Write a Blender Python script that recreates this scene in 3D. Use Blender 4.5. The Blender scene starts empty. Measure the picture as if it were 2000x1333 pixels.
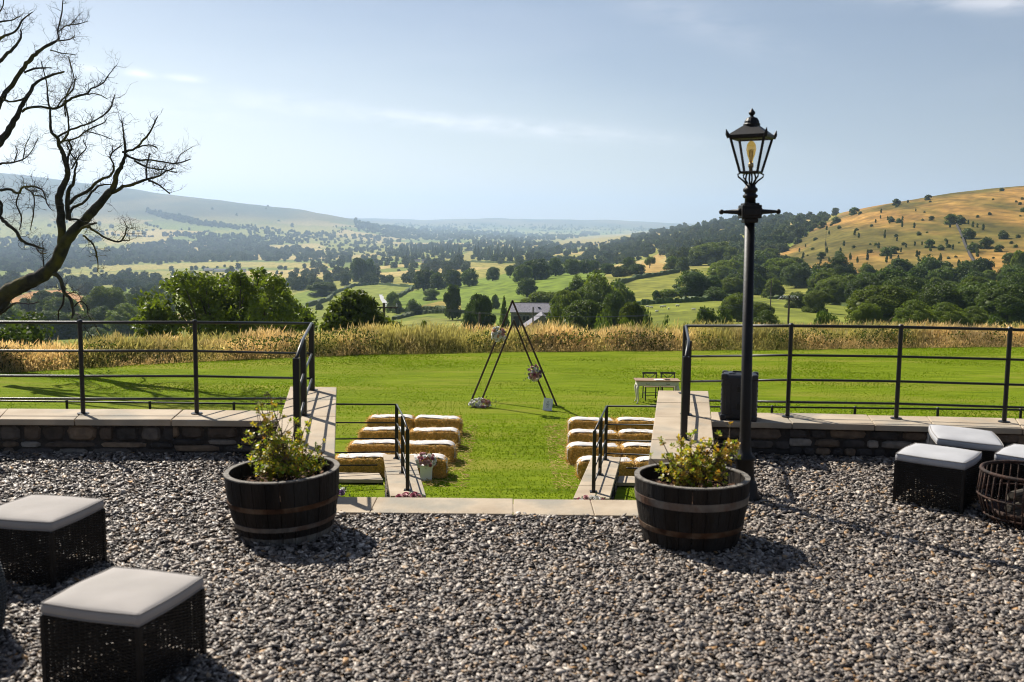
import bpy, bmesh, math, random
import numpy as np
from math import sin, cos, tan, pi, radians, atan2, hypot, sqrt, exp, log
from mathutils import Vector, Matrix
rnd = random.Random(7)
rng = np.random.default_rng(11)

# ------------------------------------------------------------------ camera, sky, sun, exposure
PITCH, ROLL, FO, EYE = radians(6.34), radians(0.67), 1944.0, 1.75
SUN_EL, SUN_AZ = radians(43.0), atan2(-0.65, 0.76)       # azimuth from +Y towards +X
F = np.array([0, cos(PITCH), -sin(PITCH)])
_R0 = np.array([1.0, 0, 0]); _U0 = np.array([0, sin(PITCH), cos(PITCH)])
R = _R0 * cos(ROLL) + _U0 * sin(ROLL); U = _U0 * cos(ROLL) - _R0 * sin(ROLL)
C = np.array([0, 0, EYE])
scene = bpy.context.scene
cam_d = bpy.data.cameras.new("camera"); cam = bpy.data.objects.new("camera", cam_d)
scene.collection.objects.link(cam); scene.camera = cam
m = Matrix.Identity(4)
for i in range(3):
    m[i][0], m[i][1], m[i][2], m[i][3] = R[i], U[i], -F[i], C[i]
cam.matrix_world = m
cam_d.sensor_width = 36.0; cam_d.lens = 36.0 * FO / 2000.0
cam_d.clip_start = 0.05; cam_d.clip_end = 80000
cam_d.dof.use_dof = True; cam_d.dof.focus_distance = 30.0; cam_d.dof.aperture_fstop = 4.0

world = bpy.data.worlds.new("World"); scene.world = world; world.use_nodes = True
wn = world.node_tree.nodes; wl = world.node_tree.links
bg = wn["Background"]; bg.inputs[1].default_value = 0.072
sky = wn.new("ShaderNodeTexSky"); sky.sky_type = 'NISHITA'; sky.sun_disc = False
sky.sun_elevation = SUN_EL; sky.sun_rotation = SUN_AZ
sky.air_density = 1.0; sky.dust_density = .6; sky.ozone_density = 1.5; sky.altitude = 150
tc = wn.new("ShaderNodeTexCoord")

def vmath(op, a, b=None):
    n = wn.new("ShaderNodeVectorMath"); n.operation = op
    for i, v in enumerate((a, b)):
        if v is None: continue
        if hasattr(v, 'is_output'): wl.new(v, n.inputs[i])
        else: n.inputs[i].default_value = v
    return n
def smath(op, a, b=None, c=None, clamp=False):
    n = wn.new("ShaderNodeMath"); n.operation = op; n.use_clamp = clamp
    for i, v in enumerate((a, b, c)):
        if v is None: continue
        if hasattr(v, 'is_output'): wl.new(v, n.inputs[i])
        else: n.inputs[i].default_value = v
    return n.outputs[0]
def ray(x, y): return F + (x - 1000) / FO * R - (y - 666.5) / FO * U
nrm = vmath('NORMALIZE', tc.outputs['Generated']).outputs[0]
cn = wn.new("ShaderNodeTexNoise"); cn.inputs['Scale'].default_value = 26; cn.inputs['Detail'].default_value = 6
mp = wn.new("ShaderNodeMapping"); mp.inputs['Scale'].default_value = (1, 1, 3.6)
wl.new(nrm, mp.inputs[0]); wl.new(mp.outputs[0], cn.inputs['Vector'])
cn2 = wn.new("ShaderNodeTexNoise"); cn2.inputs['Scale'].default_value = 3.2; cn2.inputs['Detail'].default_value = 8
mp2 = wn.new("ShaderNodeMapping"); mp2.inputs['Scale'].default_value = (1, 1, 5.0); mp2.inputs['Rotation'].default_value = (0, radians(-7), 0)
wl.new(nrm, mp2.inputs[0]); wl.new(mp2.outputs[0], cn2.inputs['Vector'])
total = None
# wisps: direction of the cloud, half-length and half-height in radians, slope, strength
for (x, y, hl, hh, slope, st) in [(178, 134, .016, .0035, .12, .85), (268, 143, .013, .0036, .15, .95), (358, 153, .016, .003, .1, .75),
                                  (940, 243, .17, .0075, .085, .55), (560, 206, .10, .010, .10, .30), (1960, 5, .09, .008, .05, .45),
                                  (330, 215, .10, .012, .1, .25), (1350, 40, .10, .016, .35, .12)]:
    d = ray(x, y); d = d / np.linalg.norm(d)
    t1 = R * cos(slope) - U * sin(slope); t1 -= d * (t1 @ d); t1 /= np.linalg.norm(t1)
    t2 = np.cross(d, t1)
    df = vmath('SUBTRACT', nrm, tuple(d)).outputs[0]
    a = smath('DIVIDE', vmath('DOT_PRODUCT', df, tuple(t1)).outputs['Value'], hl)
    b = smath('DIVIDE', vmath('DOT_PRODUCT', df, tuple(t2)).outputs['Value'], hh)
    q = smath('ADD', smath('MULTIPLY', a, a), smath('MULTIPLY', b, b))
    g = smath('MULTIPLY', smath('EXPONENT', smath('MULTIPLY', q, -1.0)), st)
    total = g if total is None else smath('MAXIMUM', total, g)
nz = smath('MULTIPLY_ADD', cn.outputs[0], 3.2, -.9, clamp=True)
total = smath('MULTIPLY', total, nz)
veil = smath('MULTIPLY', smath('MULTIPLY_ADD', cn2.outputs[0], 2.6, -1.25, clamp=True), 0.10)
total = smath('ADD', total, veil, clamp=True)
mixn = wn.new("ShaderNodeMix"); mixn.data_type = 'RGBA'
tint = wn.new("ShaderNodeMix"); tint.data_type = 'RGBA'; tint.blend_type = 'MULTIPLY'; tint.inputs[0].default_value = 1.0; 
sepz = wn.new("ShaderNodeSeparateXYZ"); wl.new(nrm, sepz.inputs[0])
sun_side = vmath('DOT_PRODUCT', nrm, (sin(SUN_AZ), cos(SUN_AZ), 0)).outputs['Value']
gr = smath('ADD', smath('MULTIPLY', smath('MAXIMUM', sepz.outputs[2], 0.0), 3.3), smath('MULTIPLY', smath('SUBTRACT', 1.0, sun_side), 1.5), clamp=True)
tm = wn.new("ShaderNodeMix"); tm.data_type = 'RGBA'; wl.new(gr, tm.inputs[0]); tm.inputs[6].default_value = (1.38, 1.10, .83, 1); tm.inputs[7].default_value = (.70, .61, .59, 1)
wl.new(tm.outputs[2], tint.inputs[7])
wl.new(sky.outputs[0], tint.inputs[6])
wl.new(total, mixn.inputs[0]); wl.new(tint.outputs[2], mixn.inputs[6]); mixn.inputs[7].default_value = (11.0, 10.4, 10.2, 1)
wl.new(mixn.outputs[2], bg.inputs[0])

sun_d = bpy.data.lights.new("sun", 'SUN'); sun_d.energy = 5.0; sun_d.angle = radians(0.53); sun_d.color = (1.0, 0.94, 0.84)
sun = bpy.data.objects.new("sun", sun_d); scene.collection.objects.link(sun)
SUN = Vector((sin(SUN_AZ) * cos(SUN_EL), cos(SUN_AZ) * cos(SUN_EL), sin(SUN_EL)))
sun.rotation_euler = SUN.to_track_quat('Z', 'Y').to_euler(); sun.location = (-20, 20, 30)
scene.view_settings.view_transform = 'Standard'; scene.view_settings.look = 'None'
scene.view_settings.exposure = 0.74; scene.view_settings.gamma = 1.0
scene.render.engine = 'CYCLES'
cy = scene.cycles
cy.use_denoising = True; cy.filter_width = 1.0; cy.denoising_prefilter = 'ACCURATE'; cy.max_bounces = 8; cy.diffuse_bounces = 3; cy.glossy_bounces = 3
cy.transmission_bounces = 6; cy.transparent_max_bounces = 10; cy.volume_bounces = 1
cy.use_adaptive_sampling = True; cy.adaptive_threshold = 0.01; cy.caustics_reflective = False; cy.caustics_refractive = False

# ------------------------------------------------------------------ geometry of the view (places, not pictures: each gives a point on a real plane)
def onz(x, y, z):
    d = ray(x, y); return C + d * ((z - EYE) / d[2])
def atY(x, y, Y):
    d = ray(x, y); return C + d * (Y / d[1])
def vproj(X, Y, Z):
    d = X * F[0] + Y * F[1] + (Z - EYE) * F[2]
    return 1000 + FO * (X * R[0] + Y * R[1] + (Z - EYE) * R[2]) / d, 666.5 - FO * (X * U[0] + Y * U[1] + (Z - EYE) * U[2]) / d

# ------------------------------------------------------------------ materials
def mat(name, c1, c2=None, scale=6.0, rough=0.7, bump=0.0, bscale=None, metal=0.0, attr=False, trans=0.0, tcol=None,
        objrand=0.0, spec=0.5, lo=0.35, hi=0.65, detail=6, c3=None, s3=1.0, stretch=None, coord='Object', rand_to=None, coat=0.0, bdist=0.02):
    mt = bpy.data.materials.new(name); mt.use_nodes = True
    N, L = mt.node_tree.nodes, mt.node_tree.links
    b = N["Principled BSDF"]
    b.inputs['Roughness'].default_value = rough; b.inputs['Metallic'].default_value = metal
    b.inputs['Specular IOR Level'].default_value = spec
    if coat: b.inputs['Coat Weight'].default_value = coat
    t = N.new("ShaderNodeTexCoord"); vec = t.outputs[coord]
    if stretch:
        mpn = N.new("ShaderNodeMapping"); mpn.inputs['Scale'].default_value = stretch; L.new(vec, mpn.inputs[0]); vec = mpn.outputs[0]
    def noise(s, d=detail):
        n = N.new("ShaderNodeTexNoise"); n.inputs['Scale'].default_value = s; n.inputs['Detail'].default_value = d; L.new(vec, n.inputs['Vector']); return n.outputs[0]
    def mix(f, a, bb, mode='MIX'):
        n = N.new("ShaderNodeMix"); n.data_type = 'RGBA'; n.blend_type = mode
        if hasattr(f, 'is_output'): L.new(f, n.inputs[0])
        else: n.inputs[0].default_value = f
        for k, v in ((6, a), (7, bb)):
            if hasattr(v, 'is_output'): L.new(v, n.inputs[k])
            else: n.inputs[k].default_value = (*v, 1)
        return n.outputs[2]
    def ramp(src, l, h):
        n = N.new("ShaderNodeMapRange"); n.inputs[1].default_value = l; n.inputs[2].default_value = h; L.new(src, n.inputs[0]); return n.outputs[0]
    if attr:
        a = N.new("ShaderNodeAttribute"); a.attribute_name = "Col"; col = a.outputs['Color']
        if c2 is not None: col = mix(1.0, col, mix(ramp(noise(scale), lo, hi), c1, c2), 'MULTIPLY')
    else:
        col = mix(ramp(noise(scale), lo, hi), c1, c2 or c1)
    if c3 is not None: col = mix(ramp(noise(s3), .5, .66), col, c3)
    if objrand or rand_to is not None:
        oi = N.new("ShaderNodeObjectInfo")
        if rand_to is not None: col = mix(oi.outputs['Random'], col, rand_to)
        if objrand:
            hs = N.new("ShaderNodeHueSaturation"); mr = N.new("ShaderNodeMapRange")
            wn_ = N.new("ShaderNodeTexWhiteNoise"); wn_.noise_dimensions = '1D'; L.new(oi.outputs['Random'], wn_.inputs['W'])
            mr.inputs[3].default_value = 1 - objrand; mr.inputs[4].default_value = 1 + objrand; L.new(wn_.outputs['Value'], mr.inputs[0]); L.new(mr.outputs[0], hs.inputs['Value']); L.new(col, hs.inputs['Color']); col = hs.outputs[0]
    L.new(col, b.inputs['Base Color'])
    if bump:
        bn = N.new("ShaderNodeBump"); bn.inputs['Strength'].default_value = bump; bn.inputs['Distance'].default_value = bdist
        L.new(noise(bscale or scale * 3, 5), bn.inputs['Height']); L.new(bn.outputs[0], b.inputs['Normal'])
    if trans:
        tr = N.new("ShaderNodeBsdfTranslucent"); ms = N.new("ShaderNodeMixShader"); ms.inputs[0].default_value = trans
        if tcol: L.new(mix(1.0, col, tcol, 'MULTIPLY'), tr.inputs[0])
        else: L.new(col, tr.inputs[0])
        L.new(b.outputs[0], ms.inputs[1]); L.new(tr.outputs[0], ms.inputs[2]); L.new(ms.outputs[0], N['Material Output'].inputs[0])
    return mt

M = {}
M['terrain'] = mat('terrain', (.55, .58, .55), (1.38, 1.32, 1.3), stretch=(1, .45, 1), scale=0.16, attr=True, rough=.95, spec=.1, coord='Object', lo=.3, hi=.7, detail=9)
M['lawn'] = mat('lawn', (.100, .150, .006), (.19, .245, .012), scale=2.6, rough=.9, spec=.03, bump=1.0, bscale=22, lo=.3, hi=.7, c3=(.22, .225, .03), s3=.5, detail=9, bdist=.03, stretch=(.3, 2.0, 1))
M['tuft'] = mat('tuft', (.8, .8, .8), (1.2, 1.2, 1.2), attr=True, scale=.6, rough=.8, spec=.08, trans=.35, tcol=(1.25, 1.4, .4))
M['hay_grass'] = mat('long_grass', (.7, .7, .7), (1.3, 1.25, 1.2), attr=True, scale=.5, rough=.7, spec=.25, trans=.5, tcol=(1.35, 1.15, .8))
M['gravel_base'] = mat('gravel_base', (.02, .018, .016), (.10, .09, .08), scale=45, rough=.9, bump=1, bscale=45, detail=3)
M['chip'] = mat('slate_chip', (.7, .7, .7), (1.2, 1.2, 1.2), attr=True, scale=70, rough=.48, spec=.4, bump=.15, bscale=160, bdist=.003)
M['coping'] = mat('sandstone', (.36, .285, .20), (.47, .385, .28), scale=3, rough=.85, bump=.35, bscale=30, c3=(.30, .27, .215), s3=2.2, spec=.3, attr=False, bdist=.01)
M['stone'] = mat('rubble_stone', (.75, .75, .75), (1.25, 1.2, 1.15), attr=True, scale=14, rough=.9, bump=.8, bscale=35, bdist=.015)
M['mortar'] = mat('mortar', (.03, .026, .022), (.06, .05, .042), scale=20, rough=.95, bump=.6, bscale=60)
M['iron'] = mat('black_iron', (.004, .004, .0045), (.007, .007, .008), scale=20, rough=.42, bump=.12, bscale=80, spec=.45, bdist=.004)
M['lampiron'] = mat('lamp_iron', (.005, .004, .004), (.010, .008, .007), scale=14, spec=.32, rough=.5, bump=.2, bscale=60, bdist=.004)
M['stave'] = mat('charred_stave', (.008, .006, .0045), (.026, .019, .014), scale=4, spec=.25, rough=.8, bump=.6, bscale=25, stretch=(3, 3, .5), c3=(.026, .023, .02), s3=3)
M['rawwood'] = mat('weathered_wood', (.11, .095, .08), (.22, .2, .17), scale=9, rough=.85, bump=.5, stretch=(3, 3, .6))
M['hoop_rust'] = mat('rusty_hoop', (.035, .016, .009), (.10, .048, .022), scale=9, rough=.85, spec=.2, bump=.4, c3=(.17, .12, .08), s3=6)
M['hoop_grey'] = mat('galvanised_hoop', (.10, .085, .07), (.24, .21, .18), scale=9, rough=.65, bump=.3, metal=.2, c3=(.10, .05, .028), s3=5)
M['soil'] = mat('bark_mulch', (.035, .018, .01), (.16, .075, .035), scale=28, rough=.95, bump=1, bscale=40, bdist=.03)
M['azalea'] = mat('azalea_leaf', (1.15, 1.15, 1.0), (1.8, 1.7, 1.3), attr=True, scale=8, rough=.45, spec=.5, trans=.4, tcol=(1.5, 1.4, .6))
M['stem'] = mat('stem', (.09, .06, .035), (.15, .1, .06), scale=20, rough=.8)
M['wicker'] = mat('wicker', (.005, .0045, .004), (.012, .010, .009), scale=25, rough=.5, spec=.3)
M['cushion'] = mat('cushion_fabric', (.34, .315, .29), (.38, .35, .325), scale=5, rough=.9, bump=.15, bscale=400, bdist=.002, spec=.2)
M['cushion2'] = mat('cushion_fabric_grey', (.38, .38, .39), (.43, .43, .44), scale=5, rough=.9, bump=.15, bscale=400, bdist=.002, spec=.2)
M['piping'] = mat('cushion_piping', (.24, .22, .2), (.3, .275, .25), rough=.9)
M['rust'] = mat('rusty_steel', (.012, .007, .005), (.06, .024, .012), scale=16, rough=.85, bump=.4)
M['bark'] = mat('dead_bark', (.012, .010, .009), (.035, .029, .024), scale=5, rough=.95, bump=1, bscale=12, c3=(.085, .07, .012), s3=1.3, bdist=.04)
M['trunk'] = mat('tree_bark', (.05, .04, .03), (.11, .095, .07), scale=3, rough=.95, bump=.5)
M['leaf_dark'] = mat('foliage_dark', (.036, .062, .012), (.085, .125, .022), scale=1.3, rough=.6, spec=.2, trans=.28, tcol=(1.6, 1.8, .5), objrand=.3, rand_to=(.10, .13, .03))
M['leaf_mid'] = mat('foliage_mid', (.075, .105, .016), (.15, .185, .026), scale=1.3, rough=.6, spec=.2, trans=.36, tcol=(1.6, 1.7, .5), objrand=.3)
M['leaf_hero'] = mat('foliage_bush', (.07, .10, .016), (.17, .21, .035), scale=.9, rough=.5, spec=.35, trans=.36, tcol=(1.5, 1.6, .5))
M['leaf_far'] = mat('foliage_far', (.05, .082, .02), (.11, .15, .034), scale=.4, rough=.8, spec=.15, trans=.12, objrand=.3, rand_to=(.10, .12, .04))
M['straw'] = mat('straw', (.8, .8, .8), (1.25, 1.2, 1.1), attr=True, scale=30, rough=.75, spec=.2, bump=.4, bscale=70, trans=.22, bdist=.02)
M['throw'] = mat('white_throw', (.56, .53, .50), (.66, .63, .60), scale=8, rough=.95, bump=.25, bscale=60, spec=.15)
M['stripe'] = mat('throw_stripe', (.30, .31, .37), (.38, .39, .45), scale=8, rough=.95)
M['arch'] = mat('arch_timber', (.028, .013, .008), (.06, .028, .017), scale=8, rough=.55, bump=.3)
M['bloom'] = mat('bloom', (.85, .85, .85), (1.1, 1.1, 1.1), attr=True, scale=12, rough=.7, trans=.25)
M['green'] = mat('florist_foliage', (.05, .09, .02), (.11, .16, .05), scale=14, rough=.6, trans=.25)
M['whitepaint'] = mat('white_paint', (.72, .71, .68), (.80, .79, .76), scale=3, rough=.5, bump=.05)
M['cream'] = mat('cream_paint', (.58, .54, .46), (.66, .62, .54), scale=6, rough=.6)
M['tabletop'] = mat('table_top_wood', (.25, .15, .08), (.36, .23, .13), scale=6, rough=.5, stretch=(1, 8, 1))
M['blackwood'] = mat('black_painted_wood', (.016, .014, .013), (.03, .028, .026), scale=9, rough=.5)
M['seatwood'] = mat('seat_wood', (.13, .08, .05), (.2, .13, .08), scale=9, rough=.55)
M['paper'] = mat('paper', (.74, .75, .78), (.82, .83, .85), scale=30, rough=.8)
M['ink'] = mat('grey_print', (.16, .2, .25), (.3, .34, .4), scale=60, rough=.8)
M['silver'] = mat('silver_frame', (.62, .64, .66), (.7, .72, .74), scale=9, rough=.3, metal=.6)
M['plastic'] = mat('moulded_plastic', (.008, .009, .013), (.013, .014, .019), scale=30, rough=.42, bump=.15, bscale=300, bdist=.002)
M['slate'] = mat('slate_roof', (.17, .165, .185), (.29, .275, .30), scale=3, spec=.1, rough=.95, bump=.4, bscale=6, stretch=(1, 1, 3), detail=9)
M['barnwall'] = mat('barn_stone', (.13, .12, .10), (.26, .23, .19), scale=2.5, rough=.9, bump=.6)
M['darkdoor'] = mat('dark_opening', (.02, .02, .02), (.035, .03, .03), rough=.8)
M['drywall'] = mat('field_wall_stone', (.02, .018, .016), (.06, .052, .045), scale=1.5, rough=.95, bump=.8)
M['pole'] = mat('pole_wood', (.06, .045, .035), (.11, .09, .07), scale=6, rough=.9)
M['ceramic'] = mat('insulator', (.5, .5, .52), (.65, .65, .68), rough=.3)
M['wire'] = mat('wire', (.12, .12, .13), (.16, .16, .17), rough=.5)
M['wool'] = mat('sheep_wool', (.62, .59, .52), (.75, .72, .65), scale=6, rough=.95, bump=.5)
M['sheepface'] = mat('sheep_face', (.05, .045, .04), (.1, .09, .08), rough=.9)
M['tube'] = mat('tree_guard', (.30, .30, .24), (.42, .42, .34), rough=.7, objrand=.2)
M['brass'] = mat('lamp_holder', (.35, .24, .09), (.45, .32, .14), rough=.35, metal=.8)
M['road'] = mat('tarmac', (.33, .33, .33), (.4, .4, .4), rough=.8)
def glass(name, col, rough, alpha):
    mt = bpy.data.materials.new(name); mt.use_nodes = True; N, L = mt.node_tree.nodes, mt.node_tree.links
    for n in list(N):
        if n.type != 'OUTPUT_MATERIAL': N.remove(n)
    t = N.new('ShaderNodeBsdfTransparent'); t.inputs[0].default_value = (*col, 1)
    g = N.new('ShaderNodeBsdfGlossy'); g.inputs['Roughness'].default_value = rough
    x = N.new('ShaderNodeMixShader'); x.inputs[0].default_value = alpha
    L.new(t.outputs[0], x.inputs[1]); L.new(g.outputs[0], x.inputs[2]); L.new(x.outputs[0], N['Material Output'].inputs[0]); return mt
M['pane'] = glass('lantern_glass', (.95, .95, .95), .05, .06)
M['amber'] = glass('amber_bulb', (.95, .72, .33), .05, .12)

# ------------------------------------------------------------------ object helpers
COL = scene.collection
def tag(o, label=None, cat=None, group=None, kind=None):
    if label: o['label'] = label
    if cat: o['category'] = cat
    if group: o['group'] = group
    if kind: o['kind'] = kind
    return o
def thing(name, label, cat, loc=(0, 0, 0), rz=0.0, group=None):
    o = bpy.data.objects.new(name, None); COL.objects.link(o); o.location = loc; o.rotation_euler = (0, 0, rz); o.empty_display_size = .1
    return tag(o, label, cat, group)
def copy_tree(o, parent=None):
    c = o.copy(); COL.objects.link(c)
    if parent is not None: c.parent = parent
    for ch in list(o.children): copy_tree(ch, c)
    return c
def np_mesh(name, V, faces, material, parent=None, col=None, smooth=False):
    """faces: list of (M,k) index arrays"""
    V = np.asarray(V, dtype=np.float32); me = bpy.data.meshes.new(name)
    me.vertices.add(len(V)); me.vertices.foreach_set('co', V.ravel())
    faces = [np.asarray(f, dtype=np.int32) for f in faces if len(f)]
    loops = np.concatenate([f.ravel() for f in faces]); tot = np.concatenate([np.full(len(f), f.shape[1], dtype=np.int32) for f in faces])
    st = np.concatenate([[0], np.cumsum(tot)[:-1]]).astype(np.int32)
    me.loops.add(len(loops)); me.loops.foreach_set('vertex_index', loops)
    me.polygons.add(len(tot)); me.polygons.foreach_set('loop_start', st); me.polygons.foreach_set('loop_total', tot)
    if smooth: me.polygons.foreach_set('use_smooth', np.ones(len(tot), dtype=bool))
    me.update(calc_edges=True)
    if col is not None:
        a = me.color_attributes.new('Col', 'FLOAT_COLOR', 'POINT')
        c4 = np.ones((len(V), 4), dtype=np.float32); c4[:, :3] = col; a.data.foreach_set('color', c4.ravel())
    me.materials.append(material)
    o = bpy.data.objects.new(name, me); COL.objects.link(o)
    if parent is not None: o.parent = parent
    return o
class MB:
    def __init__(s): s.v = []; s.f = []; s.c = []; s.col = (1, 1, 1)
    def add(s, vs, fs):
        k = len(s.v); s.v += [tuple(p) for p in vs]; s.c += [s.col] * len(vs); s.f += [tuple(i + k for i in q) for q in fs]; return s
    def box(s, c, d, rz=0.0, taper=1.0, mtx=None):
        hx, hy, hz = d[0] / 2, d[1] / 2, d[2] / 2; vs = []
        for z, t in ((-hz, 1.0), (hz, taper)):
            for x, y in ((-hx, -hy), (hx, -hy), (hx, hy), (-hx, hy)):
                p = Vector((x * t, y * t, z))
                if mtx is not None: p = mtx @ p
                if rz: p = Matrix.Rotation(rz, 3, 'Z') @ p
                vs.append((p.x + c[0], p.y + c[1], p.z + c[2]))
        return s.add(vs, [(3, 2, 1, 0), (4, 5, 6, 7), (0, 1, 5, 4), (1, 2, 6, 5), (2, 3, 7, 6), (3, 0, 4, 7)])
    def prism(s, poly, z0, z1):
        n = len(poly); return s.add([(x, y, z0) for x, y in poly] + [(x, y, z1) for x, y in poly],
            [tuple(range(n))[::-1], tuple(range(n, 2 * n))] + [(i, (i + 1) % n, n + (i + 1) % n, n + i) for i in range(n)])
    def tube(s, pts, rad, seg=8, cap=True, phase=0.0):
        pts = [Vector(p) for p in pts]; n = len(pts)
        if not hasattr(rad, '__len__'): rad = [rad] * n
        vs = []; ref = None
        for i, p in enumerate(pts):
            t = (pts[min(i + 1, n - 1)] - pts[max(i - 1, 0)]).normalized()
            if ref is None: ref = Vector((0, 0, 1)) if abs(t.z) < .9 else Vector((1, 0, 0))
            a = t.cross(ref)
            if a.length < 1e-4: a = t.orthogonal()
            a.normalize(); b = t.cross(a).normalized(); ref = -b if False else a.cross(t) * 1.0
            for k in range(seg):
                q = phase + 2 * pi * k / seg; w = p + (a * cos(q) + b * sin(q)) * rad[i]; vs.append(w)
        fs = [(i * seg + k, i * seg + (k + 1) % seg, (i + 1) * seg + (k + 1) % seg, (i + 1) * seg + k) for i in range(n - 1) for k in range(seg)]
        if cap: fs += [tuple(range(seg))[::-1], tuple(range((n - 1) * seg, n * seg))]
        return s.add(vs, fs)
    def lathe(s, prof, seg=24, c=(0, 0, 0), cap=True):
        vs = [(c[0] + r * cos(2 * pi * k / seg), c[1] + r * sin(2 * pi * k / seg), c[2] + z) for r, z in prof for k in range(seg)]
        n = len(prof); fs = [(i * seg + k, i * seg + (k + 1) % seg, (i + 1) * seg + (k + 1) % seg, (i + 1) * seg + k) for i in range(n - 1) for k in range(seg)]
        if cap: fs += [tuple(range(seg))[::-1], tuple(range((n - 1) * seg, n * seg))]
        return s.add(vs, fs)
    def ball(s, c, r, seg=10, rings=6):
        r = r if hasattr(r, '__len__') else (r, r, r); vs = []
        for i in range(1, rings):
            ph = pi * i / rings
            for k in range(seg): q = 2 * pi * k / seg; vs.append((c[0] + r[0] * sin(ph) * cos(q), c[1] + r[1] * sin(ph) * sin(q), c[2] + r[2] * cos(ph)))
        vs += [(c[0], c[1], c[2] + r[2]), (c[0], c[1], c[2] - r[2])]; T, B = len(vs) - 2, len(vs) - 1
        fs = [((i) * seg + k, (i + 1) * seg + k, (i + 1) * seg + (k + 1) % seg, i * seg + (k + 1) % seg) for i in range(rings - 2) for k in range(seg)]
        fs += [(T, k, (k + 1) % seg) for k in range(seg)] + [(B, (rings - 2) * seg + (k + 1) % seg, (rings - 2) * seg + k) for k in range(seg)]
        return s.add(vs, fs)
    def build(s, name, material, parent=None, smooth=False, bevel=0.0, useattr=False, bseg=2):
        me = bpy.data.meshes.new(name); me.from_pydata(s.v, [], s.f); me.materials.append(material)
        if smooth: me.polygons.foreach_set('use_smooth', [True] * len(me.polygons))
        if useattr:
            a = me.color_attributes.new('Col', 'FLOAT_COLOR', 'POINT'); a.data.foreach_set('color', [x for c in s.c for x in (*c, 1.0)])
        me.update(); o = bpy.data.objects.new(name, me); COL.objects.link(o)
        if parent is not None: o.parent = parent
        if bevel:
            b = o.modifiers.new('bevel', 'BEVEL'); b.width = bevel; b.segments = bseg; b.limit_method = 'ANGLE'; b.angle_limit = radians(35)
        return o
def dirs(n, g=rng):
    v = g.normal(size=(n, 3)); return v / np.linalg.norm(v, axis=1)[:, None]
def nv(a): return a / np.maximum(np.linalg.norm(a, axis=-1, keepdims=True), 1e-9)
def vnoise(x, y, seed=0):
    xi = np.floor(x).astype(np.int64); yi = np.floor(y).astype(np.int64); fx = x - xi; fy = y - yi
    fx = fx * fx * (3 - 2 * fx); fy = fy * fy * (3 - 2 * fy)
    def h(a, b):
        n = (a * 374761393 + b * 668265263 + seed * 1442695041) & 0xffffffff; n = ((n ^ (n >> 13)) * 1274126177) & 0xffffffff; return ((n ^ (n >> 16)) & 0xffff) / 65535.0
    return (h(xi, yi) * (1 - fx) + h(xi + 1, yi) * fx) * (1 - fy) + (h(xi, yi + 1) * (1 - fx) + h(xi + 1, yi + 1) * fx) * fy
def fbm(x, y, seed=0, o=4):
    s = 0; a = .5
    for k in range(o): s = s + a * vnoise(x * 2 ** k, y * 2 ** k, seed + k); a *= .5
    return s / (1 - .5 ** o)
def inpoly(x, y, poly):
    r = np.zeros(x.shape, bool); n = len(poly)
    for i in range(n):
        x1, y1 = poly[i]; x2, y2 = poly[(i + 1) % n]
        if y1 == y2: continue
        r ^= ((y1 > y) != (y2 > y)) & (x < (x2 - x1) * (y - y1) / (y2 - y1) + x1)
    return r

# ------------------------------------------------------------------ the land: valley, fells and hills, one sheet from the lawn's edge to the horizon
RING = [45, 60, 100, 160, 250, 400, 600, 900, 1400, 2200, 3500, 5000, 7000, 9000, 14000, 24000]
TAB = {  # height of the land along each bearing, as the slope at which the ground is seen at each distance
 -450: [745, 735, 722, 700, 670, 628, 592, 556, 525, 492, 430, 320, 332, 350, 360],
    0: [735, 722, 705, 685, 655, 612, 582, 552, 524, 488, 425, 335, 345, 395, 415],
  100: [733, 720, 703, 682, 652, 600, 582, 552, 523, 488, 427, 347, 356, 400, 416],
  250: [730, 715, 698, 676, 645, 610, 580, 550, 520, 490, 435, 366, 375, 418, 424],
  350: [729, 713, 696, 673, 642, 606, 578, 548, 519, 490, 440, 376, 386, 424, 430],
  500: [728, 712, 695, 670, 638, 600, 574, 545, 517, 490, 450, 401, 410, 430, 436],
  600: [726, 709, 692, 664, 630, 590, 564, 540, 514, 489, 460, 408, 418, 431, 437],
  700: [724, 705, 688, 658, 622, 580, 556, 532, 510, 488, 470, 428, 440, 427, 438],
  850: [722, 700, 680, 645, 608, 572, 546, 521, 500, 484, 470, 456, 450, 427, 438],
 1000: [720, 698, 672, 636, 592, 542, 531, 508, 492, 479, 470, 464, 458, 428, 438],
 1150: [718, 694, 662, 622, 578, 533, 535, 510, 492, 479, 469, 463, 458, 427, 438],
 1300: [716, 690, 650, 606, 566, 530, 512, 484, 462, 448, 450, 455, 457, 432, 440],
 1400: [715, 688, 645, 602, 572, 530, 500, 462, 438, 434, 440, 450, 455, 436, 442],
 1500: [714, 686, 642, 600, 575, 535, 488, 446, 427, 429, 440, 448, 452, 440, 444],
 1600: [712, 684, 641, 604, 574, 505, 446, 424, 426, 435, 445, 450, 452, 445, 446],
 1700: [711, 684, 644, 612, 572, 484, 405, 405, 425, 436, 446, 450, 452, 446, 447],
 1850: [710, 684, 648, 616, 570, 478, 378, 385, 415, 432, 446, 450, 452, 447, 448],
 2000: [710, 684, 650, 618, 568, 474, 360, 366, 400, 430, 446, 450, 452, 448, 448],
 2450: [710, 686, 655, 622, 570, 468, 320, 320, 380, 420, 446, 450, 452, 448, 448]}
NC, NR = 1180, 430
AZ0, AZ1, R0_, R1_ = radians(-38), radians(38), 40.0, 24000.0
azg = np.linspace(AZ0, AZ1, NC); lrg = np.linspace(log(R0_), log(R1_), NR)
cols, sl = [], []
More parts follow.
